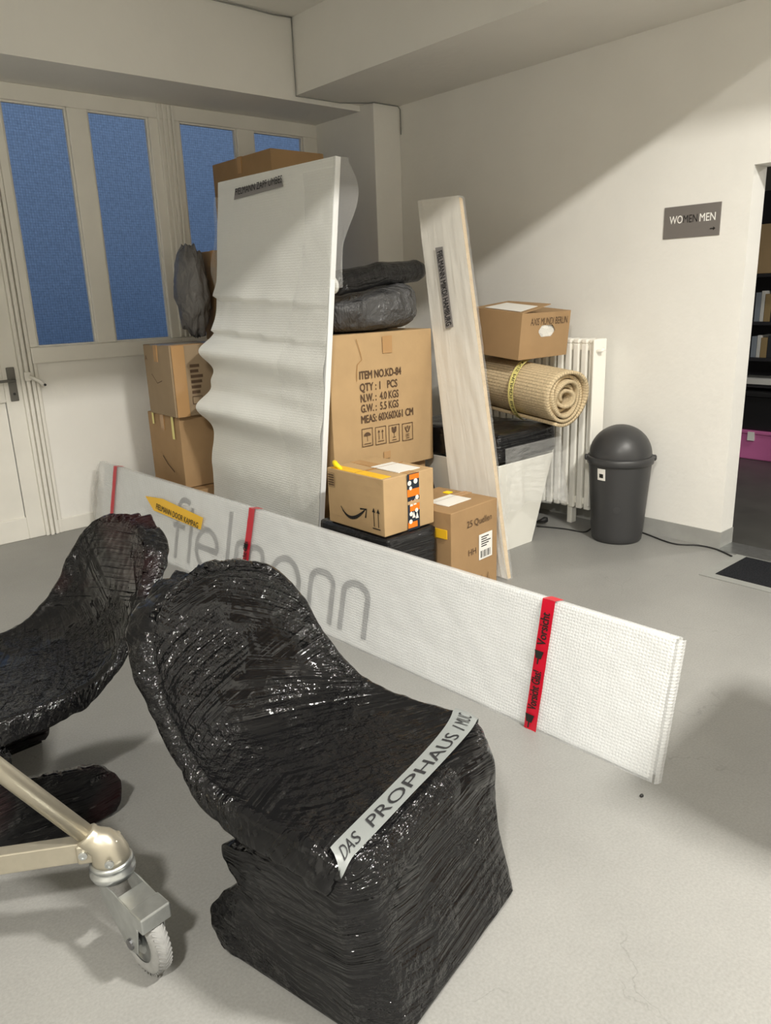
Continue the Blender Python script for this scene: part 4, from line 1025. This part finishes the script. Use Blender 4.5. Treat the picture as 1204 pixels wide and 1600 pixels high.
# profile rows: forward x, height z, half width, edge dx, edge dz, leg factor
PROF = [(-.375, .880, .03, .00, -.02, 0), (-.372, .865, .16, .02, -.03, 0), (-.355, .81, .243, .04, -.02, 0), (-.32, .71, .285, .07, 0, 0), (-.275, .59, .300, .10, .01, 0), (-.215, .50, .310, .12, .035, 0),
        (-.115, .450, .316, .08, .05, 0), (.02, .432, .318, .02, .05, 0), (.17, .435, .320, .0, .045, 0), (.295, .450, .320, -.02, .02, .1), (.365, .445, .316, -.08, -.03, .5), (.388, .405, .312, -.36, -.02, .9),
        (.385, .33, .310, -.40, 0, 1), (.39, .26, .305, -.37, 0, 1), (.40, .20, .30, -.44, 0, 1), (.42, .12, .30, -.52, 0, 1), (.44, .04, .30, -.53, 0, 1), (.45, .002, .298, -.50, 0, 1)]
def chair(name, loc, facing, label, seed, waist=1.0, film_='black_film'):
    fx = Vector((facing[0], facing[1], 0)).normalized(); ly = Vector((-fx.y, fx.x, 0)); o = Vector((loc[0], loc[1], 0))
    t = thing(name, o, label, 'chair')
    def surf(u, v, wr=1.):
        x, z, w_, ex, ez, leg = cat_rom(PROF, u)
        leg = min(max(leg, 0), 1); s = 2*v-1; a = abs(s)
        # shell cross-section and U-shaped foot cross-section blended
        y1 = w_*math.sin(a*math.pi/2)**.9; off1 = a**2.2
        y2 = w_*min(1, (a/.5))**.8 if a < .5 else w_*(1+.02*(a-.5)); off2 = max(0, (a-.40)/.60)**1.15
        y = y1*(1-leg)+y2*leg; of = off1*(1-leg)+off2*leg
        k = ex*(1+(waist-1)*leg*max(0, min(1, (z-.20)/.08)))
        px_ = x+k*of; pz = z+ez*of
        fl_k = max(0, (a-.80)/.20)**1.3*(1-leg)             # flange turned down / back along the rim
        bk_k = max(0, min(1, (z-.50)/.2)); px_ -= .075*fl_k*bk_k; pz -= .075*fl_k*(1-bk_k)*min(1, max(0, u-.02)*8)
        p = o+fx*px_+ly*(y*math.copysign(1, s))+Vector((0, 0, max(pz, .001)))
        return p
    NU, NV = 230, 150
    P = [[surf(i/NU, j/NV) for j in range(NV+1)] for i in range(NU+1)]
    mb = MB(); vs, uv = [], []
    for i in range(NU+1):
        for j in range(NV+1):
            p = P[i][j]
            a, b2 = P[min(i+1, NU)][j]-P[max(i-1, 0)][j], P[i][min(j+1, NV)]-P[i][max(j-1, 0)]
            n = a.cross(b2); n = n.normalized() if n.length > 1e-9 else Vector((0, 0, 1))
            u, v = i/NU, j/NV
            # wrinkle ridges: pulled film fans out from the middle, plus crumples at the edges
            ang_ = (u*11+seed)*1.0+.9*math.sin(v*5+seed)
            rid = noise.noise(Vector((u*52+14*math.sin(v*2.2+seed)+16*v, v*4-6*u, seed)))*.7+noise.noise(Vector((u*20+26*v, v*16-22*u, seed+9)))*.6
            edge = max(0, abs(2*v-1)-.72)/.28
            top = max(0, 1-u/.08)
            cru = noise.noise(Vector((p.x*17, p.y*17, p.z*17+seed)))+.6*noise.noise(Vector((p.x*38, p.y*38, p.z*38+seed)))
            d = rid*.0016+cru*(.0018+.006*edge+.010*top)
            if p.z < .02: d *= .15
            vs.append(p+n*d); uv.append((v*.9, u*1.9))
    fs = [(i*(NV+1)+j, i*(NV+1)+j+1, (i+1)*(NV+1)+j+1, (i+1)*(NV+1)+j) for i in range(NU) for j in range(NV)]
    mb.add(vs, fs, uv)
    for q_ in mb.v: q_.z = max(q_.z, .016)
    obj('wrapped_shell', mb, film_, t, smooth=True, solid=.03, label='black shiny stretch film over a moulded shell')
    return t, surf, o, fx, ly
ch, surf, co, cfx, cly = chair('wrapped_chair', (.995, 1.475), (.22, -.976), 'black film wrapped moulded chair in front with a grey tape label', 1.7)
# tape across the seat, along the front edge
def seat_tape(u, v):
    vv = .125+.83*u; uu = .560-.035*u+.040*(v-.5)
    p = surf(uu, vv); q1 = surf(uu+.01, vv)-surf(uu-.01, vv); q2 = surf(uu, vv+.01)-surf(uu, vv-.01)
    n = q2.cross(q1).normalized(); n = n if n.z > 0 else -n
    return p+n*.026
tpn = MB().grid(seat_tape, 60, 4, .6, .05)
tlb = obj('tape_label', tpn, 'silver_tape', ch, smooth=True)
# it reads from the near left corner to the far right corner
e0, e1 = seat_tape(0, .5), seat_tape(1, .5)
flip = e0.dot(rt) > e1.dot(rt); fl2 = (seat_tape(.5, 1)-seat_tape(.5, 0)).dot(cfx) > 0
for word, ua, ub in (('DAS', .05, .185), ('PROPHAUS', .235, .70), ('/', .735, .765), ('MUC', .785, .92)):
    vs, fs = text_geo(word, .05); wmx = max(v.x for v in vs); pts = []
    for v in vs:
        u = ua+(ub-ua)*v.x/wmx; w_ = .22+.56*v.y/.036
        pts.append(seat_tape(1-u if flip else u, 1-w_ if fl2 else w_)+Vector((0, 0, .0025)))
    obj('handwriting', MB().add(pts, fs), 'marker', tlb)
chair('wrapped_chair', (.60, 2.505), (-1, -.05), 'black film wrapped moulded chair on the left behind the trolley foot', 5.2, .45, 'black_film_reddish')

# ------------------------------------------------------------------ trolley foot with castor
t = thing('trolley_stand', (.50, 1.68, 0), 'champagne metal stand foot with a castor wheel at the lower left', 'stand')
wc = Vector((.512, 1.565, .098)); sw = Vector((.500, 1.69, 0)); wax = Vector((-1, -.12, 0)).normalized(); hd = Vector((.12, -1, 0)).normalized()
ty = []
for k in range(13):
    a = math.radians(-90+k*15); ty.append((.070+.028*math.cos(a) if True else 0, .024*math.sin(a)))
tyr = obj('tyre', MB().lathe([(.060, -.02)]+ty+[(.060, .02)], wc, wax, 48, caps=False), 'tyre_rubber', t, smooth=True)
tread = MB()
for k in range(44):
    a = 2*math.pi*k/44; r0 = .0985
    e = hd*math.cos(a)+Vector((0, 0, 1))*math.sin(a); tg_ = -hd*math.sin(a)+Vector((0, 0, 1))*math.cos(a)
    for s in (-1, 1):
        c_ = wc+e*(r0-.003)+wax*s*.009; dirv = (wax*s+tg_*.9).normalized()
        tread.prism([c_-dirv*.012-tg_*.002+e*.003, c_+dirv*.012-tg_*.002+e*.0, c_+dirv*.012+tg_*.002+e*.0, c_-dirv*.012+tg_*.002+e*.003], e*-.006)
obj('tread', tread, 'tyre_rubber', tyr)
obj('rim', MB().lathe([(.012, .020), (.03, .022), (.05, .012), (.062, .020), (.064, .018)], wc, wax, 32, caps=True), 'galvanised', t, smooth=True)
obj('rim', MB().lathe([(.012, .020), (.03, .022), (.05, .012), (.062, .020), (.064, .018)], wc, -wax, 32, caps=True), 'galvanised', t, smooth=True)
obj('axle', MB().lathe([(.014, -.042), (.014, .042)], wc, wax, 12), 'dark_steel', t)
for s in (-1, 1):
    pl = MB(); off = wax*s*.034
    prof = [(-.135, .21), (-.06, .215), (.03, .205), (.045, .16), (.03, .085), (.0, .075), (-.03, .09), (-.12, .16)]
    base_c = Vector((wc.x, wc.y, 0))
    pl.prism([base_c+off+hd*a+Vector((0, 0, z)) for a, z in prof], wax*s*.004); obj('fork_plate', pl, 'galvanised', t, bevel=.0015)
obj('fork_cap', MB().box((-.036, -.06, .205), (.036, .04, .211), Matrix(((wax.x, -hd.x, 0, wc.x), (wax.y, -hd.y, 0, wc.y), (0, 0, 1, 0), (0, 0, 0, 1)))), 'galvanised', t, bevel=.002)
obj('brake_pedal', MB().box((-.040, -.075, .17), (.040, -.02, .213), Matrix(((wax.x, -hd.x, 0, wc.x), (wax.y, -hd.y, 0, wc.y), (0, 0, 1, 0), (0, 0, 0, 1)))), 'galvanised', t, bevel=.004)
sc_ = Vector((sw.x, sw.y, 0))
obj('swivel_bearing', MB().lathe([(.035, .208), (.052, .212), (.056, .222), (.056, .232), (.050, .236), (.050, .244), (.054, .248), (.050, .256), (.03, .258)], sc_, n=32), 'galvanised', t, smooth=True)
pb = at(0, 1344, 'z', .295); pa = at(140, 1323, 'z', .295)
bd_ = (pb-pa); bd_.z = 0; bd_.normalize(); bs = Vector((-bd_.y, bd_.x, 0))
# diagonal tube in the same vertical plane: find where the pixel ray meets it
d = fw*F_PX+rt*(0-602)-up*(1203-800); nrm = bs; q0 = EYE+d*((pa-EYE).dot(nrm)/d.dot(nrm))
d = fw*F_PX+rt*(140-602)-up*(1308-800); q1 = EYE+d*((pa-EYE).dot(nrm)/d.dot(nrm))
td = (q0-q1).normalized()
hub = sc_+Vector((0, 0, .285))
cp = [hub+Vector((0, 0, -.03)), hub+Vector((0, 0, -.018)), hub.lerp(q1, .18), hub.lerp(q1, .45)+Vector((0, 0, .004)), hub.lerp(q1, .8), q1, q1+td*.012, q1+td*.016]
obj('casting', MB().tube(cp, [.047, .046, .043, .038, .033, .031, .031, .026], 32), 'champagne_metal', t, smooth=True)
Ml = Matrix(((bd_.x, bs.x, 0, pa.x), (bd_.y, bs.y, 0, pa.y), (0, 0, 1, pa.z), (0, 0, 0, 1)))
obj('casting_lug', MB().box((-.075, -.024, -.034), (.03, .024, .022), Ml), 'champagne_metal', t, bevel=.009, segs=4)
obj('diagonal_tube', MB().tube([q1-td*.005, q1+td*.95], .0235, 24), 'champagne_metal', t, smooth=True)
bar = MB(); o_ = pa-bd_*.0
bar.prism([o_+bs*-.018+Vector((0, 0, -.03)), o_+bs*.018+Vector((0, 0, -.03)), o_+bs*.018+Vector((0, 0, .026)), o_+bs*-.018+Vector((0, 0, .026))], bd_*.82)
obj('crossbar', bar, 'champagne_metal', t, bevel=.003)
vw = bs if bs.dot(EYE-pa) > 0 else -bs
for c_ in (pa+bd_*.012+vw*.006+Vector((0, 0, -.004)), hub+vw*.027+hd*.012+Vector((0, 0, -.004)), hub+vw*.027-hd*.02+Vector((0, 0, -.014))):
    obj('bolt', MB().lathe([(.011, 0), (.011, .005), (.006, .006), (.006, .004)], c_+vw*.018, vw, 14), 'galvanised', t)
post = q1+td*.93
obj('mast', MB().tube([Vector((post.x, post.y, .16)), Vector((post.x, post.y, 1.15))], .03, 20), 'champagne_metal', t, smooth=True)
obj('mast_foot', MB().tube([Vector((post.x, post.y, .0)), Vector((post.x, post.y, .17))], [.05, .036], 20), 'champagne_metal', t, smooth=True)

# ------------------------------------------------------------------ store shelves seen through the doorway
XS = 7.2
t = thing('shelf_unit', (XS+.2, 3.1, 0), 'black shelving unit in the dark room behind the doorway', 'shelf')
def shz(py): return at(1204, py, 'x', XS).z
zs = [shz(427), shz(503), shz(560), shz(602)]
ya_, yb_ = 2.2, 4.3
for z in zs: obj('shelf_board', MB().box((XS, ya_, z-.03), (XS+.42, yb_, z)), 'shelf_black', t, bevel=.003)
for yy in (ya_, yb_-.04):
    for xx in (XS, XS+.38): obj('post', MB().box((xx, yy, 0), (xx+.04, yy+.04, 2.4)), 'shelf_black', t)
obj('back_panel', MB().box((XS+.42, ya_, .3), (XS+.43, yb_, 2.4)), 'shelf_black', t)
for si, (z, ht) in enumerate(((zs[1], .27), (zs[2], .2))):
    y = 3.14
    for c_, wd, hh in (('book_grey', .05, .95), ('book_white', .035, 1.), ('book_tan', .06, .9), ('book_dark', .07, 1.)):
        colr = {'book_grey': 'grey', 'book_white': 'white', 'book_tan': 'tan', 'book_dark': 'dark'}[c_]
        y -= wd
        obj('binder', MB().box((XS+.03, y+.002, z+.001), (XS+.27, y+wd-.002, z+ht*hh)), c_, None, '%s binder standing on the %s store shelf behind the doorway' % (colr, ('second', 'third')[si]), 'binder', 'binders on the store shelves', bevel=.002)
obj('storage_box', MB().box((XS+.03, 2.5, zs[0]+.001), (XS+.38, 3.3, zs[0]+.42)), CART['carton_pale'], None, 'tan carton on the top store shelf behind the doorway', 'box', bevel=.004)
obj('paper_stack', MB().box((XS-.01, 2.8, zs[3]+.001), (XS+.3, 3.25, zs[3]+.05)), 'book_white', None, 'white paper stack on the lowest store shelf', 'paper', bevel=.002)
obj('storage_box', MB().box((XS+.0, 2.45, zs[3]+.001), (XS+.3, 2.78, zs[3]+.16)), CART['carton'], None, 'small brown carton on the lowest store shelf', 'box', bevel=.003)
zp = at(1165, 672, 'x', XS-.1).z
t = thing('storage_crate', (XS+.1, 2.95, 0), 'pink plastic crate on the floor of the store room', 'crate')
def tubm(a, b2, k):
    (x0, y0, z0), (x1, y1, z1) = a, b2
    return MB().add([(x0+k, y0+k, z0), (x1-k, y0+k, z0), (x1-k, y1-k, z0), (x0+k, y1-k, z0), (x0, y0, z1), (x1, y0, z1), (x1, y1, z1), (x0, y1, z1)], [(3, 2, 1, 0), (0, 1, 5, 4), (1, 2, 6, 5), (2, 3, 7, 6), (3, 0, 4, 7), (4, 5, 6, 7)])
obj('body', tubm((XS-.1, 2.72, 0), (XS+.3, 3.28, zp-.03), .02), 'pink_plastic', t, bevel=.012)
obj('lid', MB().box((XS-.11, 2.71, zp-.03), (XS+.31, 3.29, zp)), 'pink_plastic', t, bevel=.006)
obj('clip', MB().box((XS-.115, 2.97, zp-.09), (XS-.09, 3.03, zp-.01)), 'book_white', t)
t = thing('storage_crate', (XS+.1, 2.95, zp), 'black plastic crate stacked on the pink crate', 'crate')
obj('body', tubm((XS-.1, 2.66, zp+.001), (XS+.3, 3.32, zs[3]-.10), .03), 'black_plastic', t, bevel=.012)
obj('lid', MB().box((XS-.12, 2.64, zs[3]-.10), (XS+.31, 3.34, zs[3]-.06)), 'black_plastic', t, bevel=.006)

c_ = at(1002, 1243, 'z', .004)
lump('debris_crumb', c_, (.008, .006, .005), 'tiny black crumb on the floor near the end of the long sign board', 'debris', 'cable_black', 5, .3, 2, 6)
